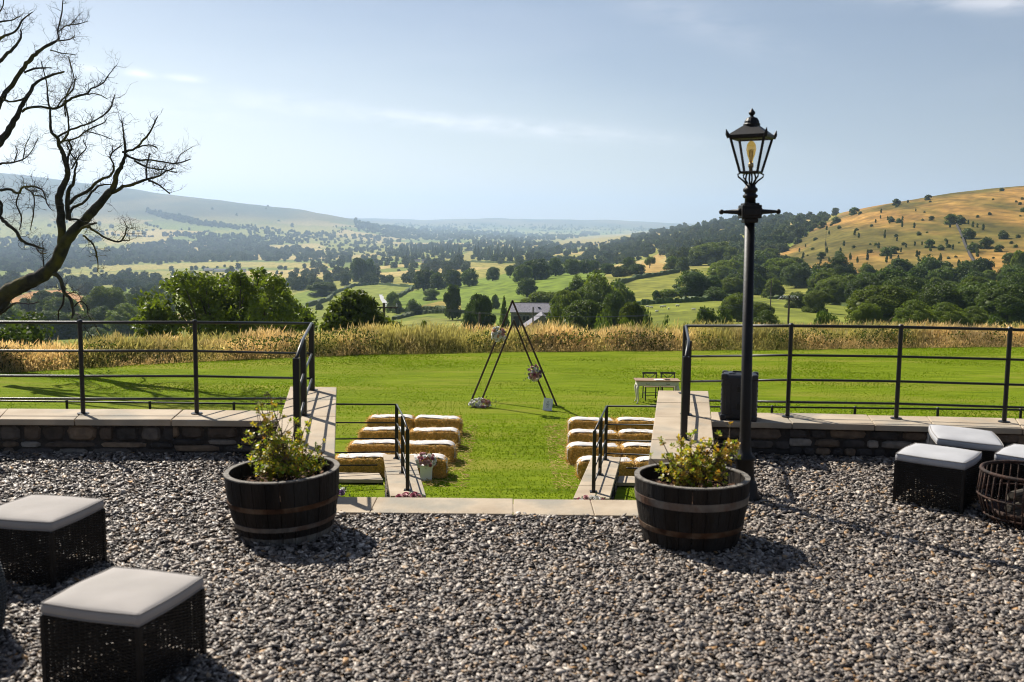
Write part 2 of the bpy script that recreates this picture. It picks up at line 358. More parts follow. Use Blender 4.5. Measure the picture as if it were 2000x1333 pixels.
for px in sorted(TAB):
    d = ray(px, 500); cols.append(atan2(d[0], d[1])); row = []
    for r, py in zip(RING[1:], TAB[px]):
        d = ray(px, py); row.append(d[2] / hypot(d[0], d[1]))
    sl.append([(-2.72 - EYE) / 45.0] + row)
cols = np.array(cols); sl = np.array(sl)
S1 = np.array([np.interp(lrg, np.log(RING), s) for s in sl])
def gsm(a, k, axis):
    n = int(3 * k); w = np.exp(-.5 * (np.arange(-n, n + 1) / k) ** 2); w /= w.sum()
    p = np.concatenate([np.repeat(np.take(a, [0], axis), n, axis), a, np.repeat(np.take(a, [-1], axis), n, axis)], axis)
    return np.apply_along_axis(lambda v: np.convolve(v, w, 'valid'), axis, p)
S1 = gsm(S1, 4.5, 1)
SL = np.array([np.interp(azg, cols, S1[:, j]) for j in range(NR)])      # NR x NC
SL = gsm(SL, 14, 1)
rr = np.exp(lrg)[:, None] * np.ones((1, NC)); az = np.ones((NR, 1)) * azg[None, :]
TX, TY = rr * np.sin(az), rr * np.cos(az)
TZ = EYE + SL * rr
flat = rr < 47
TZ = np.where(flat, -2.72, TZ)
EDGE = [(-30, 20), (-24, 24.5), (-15.3, 29.5), (-12, 31.6), (-8.7, 33.4), (-4.5, 35.1), (0, 36.1), (5, 36.9), (9.8, 37.7), (15, 38.9), (20.7, 40.0), (28, 40.5), (36, 40)]
brow = TY - np.interp(TX, [e[0] for e in EDGE], [e[1] for e in EDGE]) - 2.6
TZ = np.where(rr < 110, np.minimum(TZ, -2.78 - .30 * np.maximum(brow, 0)), TZ)
amp = np.clip((rr - 60) / 200, 0, 1) * rr * 0.0032
TZ = TZ + amp * (fbm(TX / (40 + rr * .09), TY / (40 + rr * .09), 3, 4) - .5) * 2
# the far fells are gullied
fell = np.clip((rr - 3600) / 2500, 0, 1)
TZ = TZ + fell * 26 * (fbm(TX / 420 + TY / 2500, TY / 900, 9, 5) - .5) * np.clip((1500 - TX) / 1500, 0, 1)
def ground(x, y):
    a = (atan2(x, y) - AZ0) / (AZ1 - AZ0) * (NC - 1); q = (log(max(hypot(x, y), R0_ + .1)) - log(R0_)) / (log(R1_) - log(R0_)) * (NR - 1)
    a = min(max(a, 0), NC - 1.001); q = min(max(q, 0), NR - 1.001); i, j = int(q), int(a); u, v = q - i, a - j
    return float((TZ[i, j] * (1 - v) + TZ[i, j + 1] * v) * (1 - u) + (TZ[i + 1, j] * (1 - v) + TZ[i + 1, j + 1] * v) * u)
PX, PY = vproj(TX, TY, TZ)
VIS = np.minimum.accumulate(PY, axis=0)
def land(px, py):
    """the first place where the ground is met along a line of sight"""
    j = 0
    d = ray(px, py); a = (atan2(d[0], d[1]) - AZ0) / (AZ1 - AZ0) * (NC - 1); j = int(min(max(round(a), 0), NC - 1))
    colm = VIS[:, j]; k = int(np.searchsorted(-colm, -py)); k = min(max(k, 1), NR - 1)
    y0, y1 = colm[k - 1], colm[k]; f = 0 if y0 == y1 else (y0 - py) / (y0 - y1); f = min(max(f, 0), 1)
    r = exp(lrg[k - 1] + (lrg[k] - lrg[k - 1]) * f); t = azg[j] + (a - j) * (azg[1] - azg[0])
    x, y = r * sin(t), r * cos(t); return x, y, ground(x, y), r

# fields: a warped patchwork in ground coordinates
def voro(x, y, cell, seed):
    wx = x + 60 * (fbm(x / 260, y / 260, seed + 1, 2) - .5); wy = y + 60 * (fbm(x / 260, y / 260, seed + 2, 2) - .5)
    gx, gy = wx / cell, wy / (cell * 1.5); ix, iy = np.floor(gx).astype(np.int64), np.floor(gy).astype(np.int64)
    d1 = np.full(x.shape, 9e9); d2 = d1.copy(); idv = np.zeros(x.shape, np.int64)
    for a in (-1, 0, 1):
        for b in (-1, 0, 1):
            cx, cyy = ix + a, iy + b
            h1 = vnoise(cx.astype(float), cyy.astype(float), seed + 5); h2 = vnoise(cx.astype(float), cyy.astype(float), seed + 6)
            ddx, ddy = (cx + .15 + .7 * h1 - gx), (cyy + .15 + .7 * h2 - gy); d = np.abs(ddx) * .8 + np.abs(ddy) * .8 + .35 * np.hypot(ddx, ddy)
            n = d < d1; d2 = np.where(n, d1, np.minimum(d2, d)); idv = np.where(n, cx * 7919 + cyy * 104729, idv); d1 = np.where(n, d, d1)
    return idv, (d2 - d1) * cell * .5
PAL = np.array([(.13, .185, .035), (.16, .21, .045), (.19, .22, .06), (.115, .17, .035), (.30, .26, .12), (.23, .24, .08), (.15, .19, .05), (.35, .31, .17), (.17, .21, .05), (.21, .23, .075)])
fid, fedge = voro(TX, TY, 175.0, 20)
far_mix = rr > 2600
fid2, fedge2 = voro(TX, TY, 330.0, 40)
fid = np.where(far_mix, fid2 + 17, fid); fedge = np.where(far_mix, fedge2, fedge)
COLR = PAL[(np.abs(fid) * 2654435761 >> 7) % len(PAL)]
moor = np.clip((TZ - (-5)) / 70, 0, 1) * (rr > 3600)
mo = fbm(TX / 300, TY / 1300, 31, 5)[..., None]
mo = np.clip((mo - .3) * 2.4, 0, 1); MOOR = np.array((.03, .05, .022)) * (1 - mo) + np.array((.13, .12, .06)) * mo
COLR = COLR * (1 - moor[..., None]) + MOOR * moor[..., None]
near_g = (rr < 330)
COLR[near_g] = (.13, .185, .035)
FIELDS = [  # patches of ground that the photograph singles out
 ([(700, 600), (780, 578), (860, 552), (940, 545), (1010, 530), (1080, 524), (1180, 528), (1185, 560), (1150, 600), (1090, 640), (940, 640), (900, 602), (840, 590), (800, 604)], (.125, .20, .028)),
 ([(560, 660), (600, 604), (650, 570), (700, 556), (800, 556), (806, 566), (780, 580), (760, 640), (640, 672)], (.155, .205, .045)),
 ([(540, 600), (580, 574), (640, 560), (650, 566), (600, 600), (560, 615)], (.135, .20, .04)),
 ([(780, 610), (860, 588), (900, 592), (900, 612), (830, 612)], (.22, .20, .07)),
 ([(730, 640), (830, 620), (930, 628), (930, 645), (740, 655)], (.17, .20, .06)),
 ([(1195, 556), (1240, 545), (1330, 532), (1410, 518), (1425, 560), (1410, 596), (1330, 588), (1250, 598), (1200, 600)], (.165, .195, .042)),
 ([(1215, 622), (1240, 596), (1330, 590), (1440, 584), (1500, 580), (1600, 588), (1680, 600), (1700, 650), (1200, 660)], (.15, .195, .04)),
 ([(1245, 520), (1258, 510), (1290, 494), (1300, 502), (1285, 512), (1314, 522), (1312, 534), (1262, 536)], (.34, .26, .12)),
 ([(-60, 610), (0, 592), (60, 570), (120, 566), (190, 588), (150, 606), (60, 612), (0, 625)], (.32, .19, .095)),
 ([(150, 572), (235, 560), (262, 566), (276, 580), (255, 592), (215, 584)], (.13, .20, .03)),
 ([(100, 700), (110, 655), (160, 640), (300, 632), (420, 650), (420, 700)], (.14, .20, .035)),
 ([(1900, 640), (1930, 612), (1990, 602), (2060, 600), (2100, 640)], (.11, .20, .02)),
 ([(1940, 646), (1985, 628), (2080, 628), (2080, 646)], (.10, .19, .02)),
 ([(905, 497), (925, 488), (922, 508), (980, 516), (1060, 514), (1060, 524), (900, 522)], (.24, .24, .09)),
 ([(200, 470), (330, 462), (332, 470), (210, 478)], (.33, .30, .13)),
 ([(520, 480), (620, 476), (640, 484), (530, 488)], (.33, .30, .16)),
 ([(200, 520), (440, 512), (640, 514), (640, 524), (430, 522), (200, 530)], (.28, .27, .10)),
 ([(560, 545), (620, 540), (632, 552), (560, 556)], (.19, .23, .05)),
 ([(1085, 472), (1150, 462), (1230, 456), (1300, 450), (1240, 462), (1160, 476), (1090, 482)], (.28, .26, .11)),
 ([(1490, 420), (1560, 412), (1640, 400), (1700, 394), (1690, 410), (1600, 424), (1520, 428)], (.23, .22, .08)),
]
for poly, c in FIELDS:
    k = inpoly(PX, PY, poly) & (PY <= VIS + 1.5); COLR[k] = c
GOLD = [(1490, 512), (1530, 494), (1560, 470), (1600, 440), (1650, 415), (1690, 392), (1800, 360), (1900, 345), (2000, 330), (2600, 260), (2600, 560), (2000, 545), (1800, 552), (1650, 546), (1600, 560), (1575, 540), (1530, 515)]
gk = inpoly(PX, PY, GOLD) & (rr > 330) & (rr < 1900)
gn = fbm(TX / 46, TY / 150, 51, 5)[..., None]; gn2 = fbm(TX / 11, TY / 40, 57, 4)[..., None]
g1 = np.array((.34, .195, .048)); g2 = np.array((.125, .105, .02))
k3 = np.clip((gn - .44) * 6, 0, 1); G = g1 * (1 - k3) + g2 * k3; G = G * (.35 + 1.1 * gn2)
gp = np.clip((PY - 480) / 40, 0, 1) * np.clip(1 - np.abs(PX - 1790) / 160, 0, 1); gp = (gp * (fbm(TX / 30, TY / 30, 71, 3) > .42))[..., None]
G = G * (1 - .8 * gp) + np.array((.13, .14, .03)) * .8 * gp
COLR[gk] = G[gk]
COLR = np.where(gk[..., None], COLR, COLR * np.array([1.12, .98, .62])) * (.86 + .28 * fbm(TX / 23, TY / 23, 77, 4))[..., None]
idx = np.arange(NR * NC).reshape(NR, NC)
quads = np.stack([idx[:-1, :-1], idx[:-1, 1:], idx[1:, 1:], idx[1:, :-1]], -1).reshape(-1, 4)
terr = np_mesh('terrain', np.stack([TX, TY, TZ], -1).reshape(-1, 3), [quads], M['terrain'], col=COLR.reshape(-1, 3), smooth=True)
tag(terr, 'patchwork of green and straw coloured valley fields rising to open fells', kind='structure')

# ------------------------------------------------------------------ terrace, walls, steps, lawn
def sheet(name, poly, z, material, kind='structure', thick=0.0):
    b = MB(); b.add([(x, y, z) for x, y in poly], [tuple(range(len(poly)))]); return tag(b.build(name, material), kind=kind)
LFRONT = [(-1.77, 7.50), (-2.6, 7.49), (-3.9, 7.45), (-6.0, 7.28), (-9.0, 6.85), (-13.0, 6.0)]
LBACK = [(-1.86, 7.93), (-2.65, 7.93), (-4.05, 7.89), (-6.1, 7.71), (-9.1, 7.28), (-13.1, 6.43)]
RFRONT = [(1.57, 7.70), (2.2, 7.67), (3.94, 7.55), (6.0, 7.28), (9.0, 6.78), (13.0, 5.9)]
RBACK = [(1.65, 8.12), (2.25, 8.10), (4.10, 7.98), (6.1, 7.71), (9.1, 7.21), (13.1, 6.33)]
GPOLY = [(-13, -7), (13, -7)] + [(x, y + .06) for x, y in RFRONT[::-1]] + [(1.32, 6.35), (1.30, 5.97), (-1.54, 5.97), (-1.56, 6.35)] + [(x, y + .06) for x, y in LFRONT]
sheet('gravel_bed', GPOLY, -0.012, M['gravel_base'])
# individual flakes of slate over the part of the terrace one can see
def chips(n, x0, x1, y0, y1, s0, s1, zj, g):
    x = g.uniform(x0, x1, n); y = g.uniform(y0, y1, n)
    k = inpoly(x, y, GPOLY) & (np.abs(x) < .60 * y + 2.7); return x[k], y[k], g.uniform(s0, s1, k.sum()) ** 1.0, g.uniform(0, zj, k.sum())
P_ = [chips(190000, -7.4, 7.4, 1.7, 7.8, .011, .024, .016, rng), chips(32000, -7.4, 7.4, 1.7, 7.8, .019, .031, .022, rng), chips(70000, -4, 4, 1.9, 5.2, .010, .022, .02, rng)]
cx = np.concatenate([p[0] for p in P_]); cyy = np.concatenate([p[1] for p in P_]); cs = np.concatenate([p[2] for p in P_]); cz = np.concatenate([p[3] for p in P_])
n = len(cx); K = 5
ang = rng.uniform(0, 2 * pi, n); asp = rng.uniform(.36, .80, n); th = cs * rng.uniform(.08, .26, n)
q = (np.arange(K)[None, :] + rng.uniform(-.42, .42, (n, K))) * 2 * pi / K; rad = rng.uniform(.62, 1.25, (n, K))
lx = np.cos(q) * rad * cs[:, None]; ly = np.sin(q) * rad * (cs * asp)[:, None]
tilt = rng.normal(0, .36, n); tilt2 = rng.normal(0, .34, n)
top = np.stack([lx * .97, ly * .97, np.repeat(th[:, None], K, 1)], -1); bot = np.stack([lx, ly, -np.repeat(th[:, None], K, 1) * .4], -1)
loc = np.concatenate([top, bot], 1)
ct, st_ = np.cos(tilt)[:, None], np.sin(tilt)[:, None]; X1 = loc[..., 0] * ct + loc[..., 2] * st_; Z1 = -loc[..., 0] * st_ + loc[..., 2] * ct
ct, st_ = np.cos(tilt2)[:, None], np.sin(tilt2)[:, None]; Y1 = loc[..., 1] * ct + Z1 * st_; Z2 = -loc[..., 1] * st_ + Z1 * ct
ca, sa = np.cos(ang)[:, None], np.sin(ang)[:, None]
V = np.stack([X1 * ca - Y1 * sa + cx[:, None], X1 * sa + Y1 * ca + cyy[:, None], Z2 + cz[:, None]], -1).reshape(-1, 3)
base = (np.arange(n) * 2 * K)[:, None]
ft = base + np.arange(K)[None, :]; fs = np.concatenate([np.stack([base[:, 0] + k, base[:, 0] + K + k, base[:, 0] + K + (k + 1) % K, base[:, 0] + (k + 1) % K], -1) for k in range(K)])
pal = np.array([(.175, .155, .143), (.25, .225, .205), (.11, .097, .09), (.36, .32, .285), (.20, .165, .14), (.045, .038, .034), (.30, .22, .145), (.50, .46, .42), (.17, .155, .15), (.36, .22, .10)])
ci = rng.choice(len(pal), n, p=[.17, .15, .14, .13, .1, .13, .05, .07, .04, .02])
cc = np.repeat(pal[ci] * np.array([1.0, .94, .86]) * rng.uniform(.75, 1.2, (n, 1)), 2 * K, axis=0)
gr = np_mesh('gravel', V, [ft, fs], M['chip'], col=cc); tag(gr, 'loose grey and brown slate chippings spread over the terrace', 'gravel', kind='stuff')

PALS = [(.08, .064, .05), (.12, .092, .068), (.17, .125, .085), (.06, .054, .05), (.085, .075, .068), (.21, .155, .105), (.13, .112, .095), (.045, .04, .035)]
def rubble(b, p0, p1, z0, z1, nx, ny, seed, pale=0.03, out=.028, hrow=(.04, .105)):
    """coursed random rubble on the vertical face from p0 to p1; (nx, ny) points out of the face"""
    g = random.Random(seed); L = hypot(p1[0] - p0[0], p1[1] - p0[1]); ux, uy = (p1[0] - p0[0]) / L, (p1[1] - p0[1]) / L
    z = z0
    while z < z1 - .02:
        h = min(g.uniform(*hrow), z1 - z)
        if z1 - z - h < .04: h = z1 - z
        s = -g.uniform(0, .1)
        while s < L:
            w = g.uniform(.08, .34) * (1.0 if h > .06 else 1.3)
            if s + w > 0 and s < L:
                cx_, cz_ = s + w / 2, z + h / 2; k = 9; o = g.uniform(.4, 1) * out; inner, outer = [], []
                for i in range(k):
                    t = 2 * pi * i / k + g.uniform(-.15, .15); e = .55; c_, s_ = cos(t), sin(t)
                    dx = math.copysign(abs(c_) ** e, c_) * w * .485 * g.uniform(.88, 1.0); dz = math.copysign(abs(s_) ** e, s_) * h * .485 * g.uniform(.86, 1.0)
                    a = min(max(cx_ + dx, 0), L); q_ = cz_ + dz; outer.append((p0[0] + ux * a, p0[1] + uy * a, q_))
                    a = min(max(cx_ + dx * .8, 0), L); oo = o * g.uniform(.75, 1.15); inner.append((p0[0] + ux * a + nx * oo, p0[1] + uy * a + ny * oo, cz_ + dz * .78))
                a = min(max(cx_, 0), L); cen = (p0[0] + ux * a + nx * o * 1.2, p0[1] + uy * a + ny * o * 1.2, cz_)
                c = g.choice(PALS); f = g.uniform(.8, 1.25)
                if g.random() < pale: c = (.24, .215, .185)
                b.col = tuple(v * f for v in c)
                b.add(outer + inner + [cen], [(i, (i + 1) % k, k + (i + 1) % k, k + i) for i in range(k)] + [(k + i, k + (i + 1) % k, 2 * k) for i in range(k)])
            s += w
        z += h
def face_n(p0, p1, inward):
    dx, dy = p1[0] - p0[0], p1[1] - p0[1]; L = hypot(dx, dy); n_ = (dy / L, -dx / L)
    if (n_[0] * inward[0] + n_[1] * inward[1]) < 0: n_ = (-n_[0], -n_[1])
    return n_
def wall(name, label, front, back, z0, ztop, seed, faces, th=.048, oh=.03, slab=.62, pale=.03, wlab='wall'):
    root = thing(name, label, wlab, (0, 0, 0))
    core = MB(); n_ = len(front)
    inset = []
    for i in range(n_ - 1):
        f0, f1, b0, b1 = front[i], front[i + 1], back[i], back[i + 1]
        def lerp(a, b, t): return (a[0] + (b[0] - a[0]) * t, a[1] + (b[1] - a[1]) * t)
        w = hypot(f0[0] - b0[0], f0[1] - b0[1]); t = (oh + .03) / w
        core.prism([lerp(f0, b0, t), lerp(f1, b1, t), lerp(f1, b1, 1 - t), lerp(f0, b0, 1 - t)], z0, ztop - th - .002)
    core.build('wall_core', M['mortar'], root)
    st = MB()
    for (p0, p1, za, ins) in faces: rubble(st, p0, p1, za, ztop - th - .003, ins[0], ins[1], seed, pale=pale); seed += 1
    if faces: st.build('rubble_face', M['stone'], root, useattr=True)
    cp = MB(); g = random.Random(seed + 50)
    for i in range(n_ - 1):
        f0, f1, b0, b1 = front[i], front[i + 1], back[i], back[i + 1]; L = hypot(f1[0] - f0[0], f1[1] - f0[1]); k = max(1, round(L / slab))
        cuts = [0] + sorted((j + g.uniform(-.15, .15)) / k for j in range(1, k)) + [1]
        for a, b in zip(cuts[:-1], cuts[1:]):
            e = .003 / L; a2, b2 = a + e, b - e; dz = g.uniform(-.002, .002); jj = g.uniform(-.004, .004)
            cp.prism([lerp(f0, f1, a2), lerp(f0, f1, b2), lerp(b0, b1, b2 + jj), lerp(b0, b1, a2 + jj)], ztop - th, ztop + dz)
    cp.build('coping', M['coping'], root, bevel=.006)
    return root
zc = .28
wall('terrace_wall', 'low dark stone wall with pale coping on the left of the gravel terrace', LFRONT, LBACK, -1.7, zc, 100,
     [((LFRONT[i][0], LFRONT[i][1] + .06), (LFRONT[i + 1][0], LFRONT[i + 1][1] + .06), -.03, face_n(LFRONT[i], LFRONT[i + 1], (0, -1))) for i in range(5)])
wall('terrace_wall', 'low dark stone wall with pale coping on the right, carrying the black case', RFRONT, RBACK, -1.7, zc, 200,
     [((RFRONT[i][0], RFRONT[i][1] + .06), (RFRONT[i + 1][0], RFRONT[i + 1][1] + .06), -.03, face_n(RFRONT[i], RFRONT[i + 1], (0, -1))) for i in range(5)], pale=.08)
def wing(name, label, x0n, x1n, yn, x0f, x1f, yf, zb, zt, inner, seed, slabs=.66):
    def F_(a, b): return a, b
    fr = [(x1n, yn), (x1f, yf)] if inner > 0 else [(x0n, yn), (x0f, yf)]; bk = [(x0n, yn), (x0f, yf)] if inner > 0 else [(x1n, yn), (x1f, yf)]
    s = 1 if inner > 0 else -1; e = .045 * s
    fc = [((fr[0][0] - e, yn + .04), (fr[1][0] - e, yf - .03), zb, face_n(fr[0], fr[1], (s, 0))), ((x0n + .05, yn + .045), (x1n - .05, yn + .045), zb, (0, -1)),
          ((bk[0][0] + e, yn + .04), (bk[1][0] + e, yf - .03), zb, face_n(bk[0], bk[1], (-s, 0)))]
    return wall(name, label, fr, bk, zb, zt, seed, fc, oh=.03, slab=slabs)
wing('step_wall', 'pale coped wing wall left of the steps, running out from the terrace', -1.575, -1.14, 6.33, -2.055, -1.625, 9.14, -1.7, zc + .003, 1, 300)
wing('step_wall', 'pale coped wing wall right of the steps, beside the black case', .90, 1.335, 6.36, 1.37, 1.835, 9.17, -1.7, zc + .003, -1, 320)
wing('step_wall', 'lower coped wing wall on the left with pink flowers at its foot', -1.452, -1.02, 11.80, -1.835, -1.395, 14.05, -2.7, -1.47, 1, 340, .55)
wing('step_wall', 'lower coped wing wall on the right with pink flowers at its foot', .765, 1.205, 11.80, 1.165, 1.585, 14.05, -2.7, -1.47, -1, 360, .55)
wall('lawn_wall', 'lower retaining wall with flush coping beside the left hay bales', [(-1.70, 13.05), (-9, 13.02), (-17, 12.8)], [(-1.78, 13.42), (-9, 13.42), (-17, 13.2)], -2.7, -1.59, 380, [], slab=.7)
wall('lawn_wall', 'lower retaining wall with flush coping beside the right hay bales', [(1.43, 13.05), (9, 13.02), (17, 12.8)], [(1.50, 13.42), (9, 13.42), (17, 13.2)], -2.7, -1.59, 390, [], slab=.7)
root = thing('stone_steps', 'pale flagged threshold and stone steps leading down from the gravel', 'steps')
tp = MB()
xs = [-1.53, -1.115, -.86, .02, .52, 1.29]
for a, b in zip(xs[:-1], xs[1:]): tp.prism([(a + .002, 5.945), (b - .002, 5.95), (b - .002, 6.305), (a + .002, 6.30)], -.12, .022 + rnd.uniform(-.0015, .0015))
tp.build('threshold_slab', M['coping'], root, bevel=.005)
for k in range(1, 9):
    y = 6.31 + .31 * (k - 1); t = (y - 6.33) / 2.8
    MB().prism([(-1.11 - .485 * max(t, 0), y), (.87 + .47 * max(t, 0), y), (.87 + .47 * (t + .11), y + .31), (-1.11 - .485 * (t + .11), y + .31)], -1.7, -.183 * k).build('step', M['coping'], root)
root = thing('stone_steps', 'lower stone steps between the two lower wing walls', 'steps')
for k in range(0, 6):
    y = 11.82 + .36 * k; t = (y - 11.8) / 2.25
    MB().prism([(-1.0 - .375 * t, y), (.74 + .40 * t, y), (.74 + .40 * (t + .16), y + .36), (-1.0 - .375 * (t + .16), y + .36)], -2.72, -1.66 - .166 * k).build('step', M['coping'], root)
sheet('landing_turf', [(-17, 8.6), (17, 8.6), (17, 13.0), (1.45, 13.1), (1.22, 11.84), (.8, 11.79), (-1.02, 11.79), (-1.5, 11.84), (-1.72, 13.1), (-17, 13.0)], -1.655, M['lawn'])
# gentle swells in the turf
gx, gy = np.meshgrid(np.linspace(-32, 38, 281), np.linspace(13.3, 44, 124))
ed = np.interp(gx, [e[0] for e in EDGE], [e[1] for e in EDGE]); gz = -2.65 + .05 * (fbm(gx / 5, gy / 3, 5, 3) - .5) - np.maximum(gy - ed - 2.4, 0) * .34
gz[gy < 14.3] = -2.65
gi = np.arange(gx.size).reshape(gx.shape)
tag(np_mesh('lawn', np.stack([gx, gy, gz], -1).reshape(-1, 3), [np.stack([gi[:-1, :-1], gi[:-1, 1:], gi[1:, 1:], gi[1:, :-1]], -1).reshape(-1, 4)], M['lawn'], smooth=True), kind='structure')
sheet('hillside', [(-40, -10), (40, -10), (40, 14), (-40, 14)], -2.9, M['lawn'])
# short mown blades
def tufts(n, xf, y0, y1, z, hmin, hmax, w, g, zfun=None):
    y = y0 + (y1 - y0) * g.uniform(0, 1, n) ** 1.0; x = xf(n, y)
    return x, y
ny = rng.uniform(0, 1, 330000); y = 13.6 + (41.5 - 13.6) * ny; x = rng.uniform(-1, 1, len(y)) * (.58 * y + 1.5)
ed = np.interp(x, [e[0] for e in EDGE], [e[1] for e in EDGE]); k = (y < ed + .3) & ~((y < 14.3) & (x > -1.9) & (x < 1.7)); x, y = x[k], y[k]
y2 = rng.uniform(11.9, 13.0, 9000); x2 = rng.uniform(-2.8, 2.6, 9000); k = (x2 < -1.75) | (x2 > 1.5)
x = np.concatenate([x, x2[k]]); y = np.concatenate([y, y2[k]]); zz = np.where(y < 13.2, -1.66, -2.66)
n = len(x); a = rng.uniform(0, pi, n); h = rng.uniform(.012, .034, n) * (.7 + .8 * fbm(x / 1.7, y / .8, 91, 3)); w = rng.uniform(.008, .02, n) * np.clip(y / 20, .6, 1.6); lean = rng.normal(0, .016, (n, 2))
V = np.stack([np.stack([x - w * np.cos(a), y - w * np.sin(a), zz], -1), np.stack([x + w * np.cos(a), y + w * np.sin(a), zz], -1), np.stack([x + lean[:, 0], y + lean[:, 1], zz + h], -1)], 1).reshape(-1, 3)
tn = (fbm(x / 2.4, y / .9, 15, 4)[:, None] * .7 + .3 * rng.uniform(0, 1, (n, 1)))
c = np.array((.115, .175, .008)) * (1 - tn) + np.array((.25, .32, .022)) * tn; dry = rng.uniform(0, 1, n) < .05; c[dry] = (.34, .32, .12)
tag(np_mesh('grass', V, [np.arange(3 * n).reshape(n, 3)], M['tuft'], col=np.repeat(c, 3, 0)), 'short mown grass blades over the sunlit lawn', 'grass', kind='stuff')
# the belt of tall dry grass at the lawn's far edge
N_ = 120000
xx = rng.uniform(-27, 33, N_); dd = rng.uniform(0, 1, N_) ** 1.15 * 3.3 - .3; ye = np.interp(xx, [e[0] for e in EDGE], [e[1] for e in EDGE]) + dd + .25 * (fbm(xx / 1.3, xx * 0, 8, 2) - .5)
nn = fbm(xx / 1.5, ye / 1.5, 61, 3); hh = (.36 + .62 * nn + rng.normal(0, .13, N_)) * np.clip(.38 + dd * .8, .16, 1); hh = hh * np.where(xx < -6, .9, 1.0)
a = rng.uniform(0, pi, N_); w = rng.uniform(.004, .009, N_); ln = rng.normal(0, .16, (N_, 2)) + np.array([.05, -.03]); zb = -2.7
def P(t, s, ww): return np.stack([xx + ln[:, 0] * t * t * hh + s * ww * np.cos(a), ye + ln[:, 1] * t * t * hh + s * ww * np.sin(a), zb + hh * t * (1 - .08 * t)], -1)
head = w * rng.uniform(1.2, 3.0, N_)
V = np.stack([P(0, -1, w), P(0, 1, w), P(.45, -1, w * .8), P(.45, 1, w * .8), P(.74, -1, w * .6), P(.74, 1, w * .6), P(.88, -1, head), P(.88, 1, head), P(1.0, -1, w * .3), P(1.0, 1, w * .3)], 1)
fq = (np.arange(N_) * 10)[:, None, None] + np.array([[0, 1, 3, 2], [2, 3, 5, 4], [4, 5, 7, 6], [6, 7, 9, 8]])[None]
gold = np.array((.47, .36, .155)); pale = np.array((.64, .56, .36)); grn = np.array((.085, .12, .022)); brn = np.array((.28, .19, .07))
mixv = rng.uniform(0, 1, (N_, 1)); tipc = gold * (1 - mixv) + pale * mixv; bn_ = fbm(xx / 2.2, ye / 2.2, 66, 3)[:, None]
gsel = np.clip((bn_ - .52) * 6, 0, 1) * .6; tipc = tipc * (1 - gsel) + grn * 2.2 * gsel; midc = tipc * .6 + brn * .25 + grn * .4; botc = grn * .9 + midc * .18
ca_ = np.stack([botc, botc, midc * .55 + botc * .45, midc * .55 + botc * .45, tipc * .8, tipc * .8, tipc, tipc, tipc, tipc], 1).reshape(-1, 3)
# broad leaves of docks and nettles among it
Nl = 44000; lx_ = rng.uniform(-27, 33, Nl); cl = fbm(lx_ / 1.1, lx_ * 0 + 3, 33, 3); keep = rng.uniform(0, 1, Nl) < np.clip((cl - .38) * 4, .12, 1); lx_ = lx_[keep]; Nl = len(lx_)
ly_ = np.interp(lx_, [e[0] for e in EDGE], [e[1] for e in EDGE]) + rng.uniform(-.12, 1.2, Nl); lz_ = -2.7 + rng.uniform(.02, 1, Nl) ** 1.3 * (.50 + .7 * (fbm(lx_ / 1.1, lx_ * 0 + 3, 33, 3) - .3))
u1 = dirs(Nl); u2 = nv(np.cross(u1, dirs(Nl))); s_ = rng.uniform(.03, .075, Nl)[:, None]; cp_ = np.stack([lx_, ly_, lz_], -1)
VL = np.stack([cp_ - u1 * s_, cp_ + u2 * s_ * .35, cp_ + u1 * s_, cp_ - u2 * s_ * .35], 1)
cl_ = np.repeat(np.array((.045, .075, .014)) * rng.uniform(.6, 1.6, (Nl, 1)), 4, 0)
VV = np.concatenate([V.reshape(-1, 3), VL.reshape(-1, 3)]); fl = np.arange(Nl * 4).reshape(-1, 4) + N_ * 10
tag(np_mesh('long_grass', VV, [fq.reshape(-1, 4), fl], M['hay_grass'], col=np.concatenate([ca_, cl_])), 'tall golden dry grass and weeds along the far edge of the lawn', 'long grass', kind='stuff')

# ------------------------------------------------------------------ railings
def railing(name, label, posts, rails, pr=.0175, rr_=.0098, flats=()):
    root = thing(name, label, 'railing')
    for i, (x, y, zb, zt) in enumerate(posts):
        b = MB()
        if i in flats: b.box((x, y, (zb + zt) / 2), (.044, .040, zt - zb)); b.box((x, y, zb + .004), (.09, .09, .008))
        else: b.lathe([(.045, zb), (.045, zb + .008), (pr, zb + .009), (pr, zt - .005), (pr * 1.2, zt), (pr * 1.2, zt + .012), (pr * .7, zt + .022)], 12, (x, y, 0))
        b.build('post', M['iron'], root, smooth=False)
    for pts in rails:      # each rail: (post, height fraction) pairs or plain points
        P3 = [(posts[q[0]][0], posts[q[0]][1], posts[q[0]][2] + (posts[q[0]][3] - posts[q[0]][2]) * q[1]) if len(q) == 2 else q for q in pts]
        top = len(pts[0]) == 2 and pts[0][1] == 1
        b = MB(); b.tube(P3, rr_ * (1.25 if top else 1), 8); b.build('rail', M['iron'], root, smooth=True)
    return root
ZT, ZW = 1.0, .885
def run(ids, f, ends=()): return [(i, f) for i in ids] + list(ends)
railing('estate_railing', 'black iron railing on the left terrace wall, turning down the steps', [(-7.6, 7.30, zc, ZT - .02), (-6.5, 7.44, zc, ZT - .01), (-5.3, 7.55, zc, ZT - .01), (-4.25, 7.66, zc, ZT - .005), (-3.36, 7.70, zc, ZT), (-2.485, 7.755, zc, ZT + .005), (-1.815, 8.96, zc, ZW + .008),
        (-1.635, 7.74, zc, ZW), (-1.462, 6.70, zc, ZW - .012)], [run(range(7), 1), run(range(6), .69, [(6, .55)]), run(range(6), .415, [(6, .18)]), run(range(6), .165, [tuple(atY(562, 779, 8.75))]), run((6, 7, 8), 1), run((6, 7, 8), .55), run((6, 7, 8), .18)], flats=(6, 7, 8))
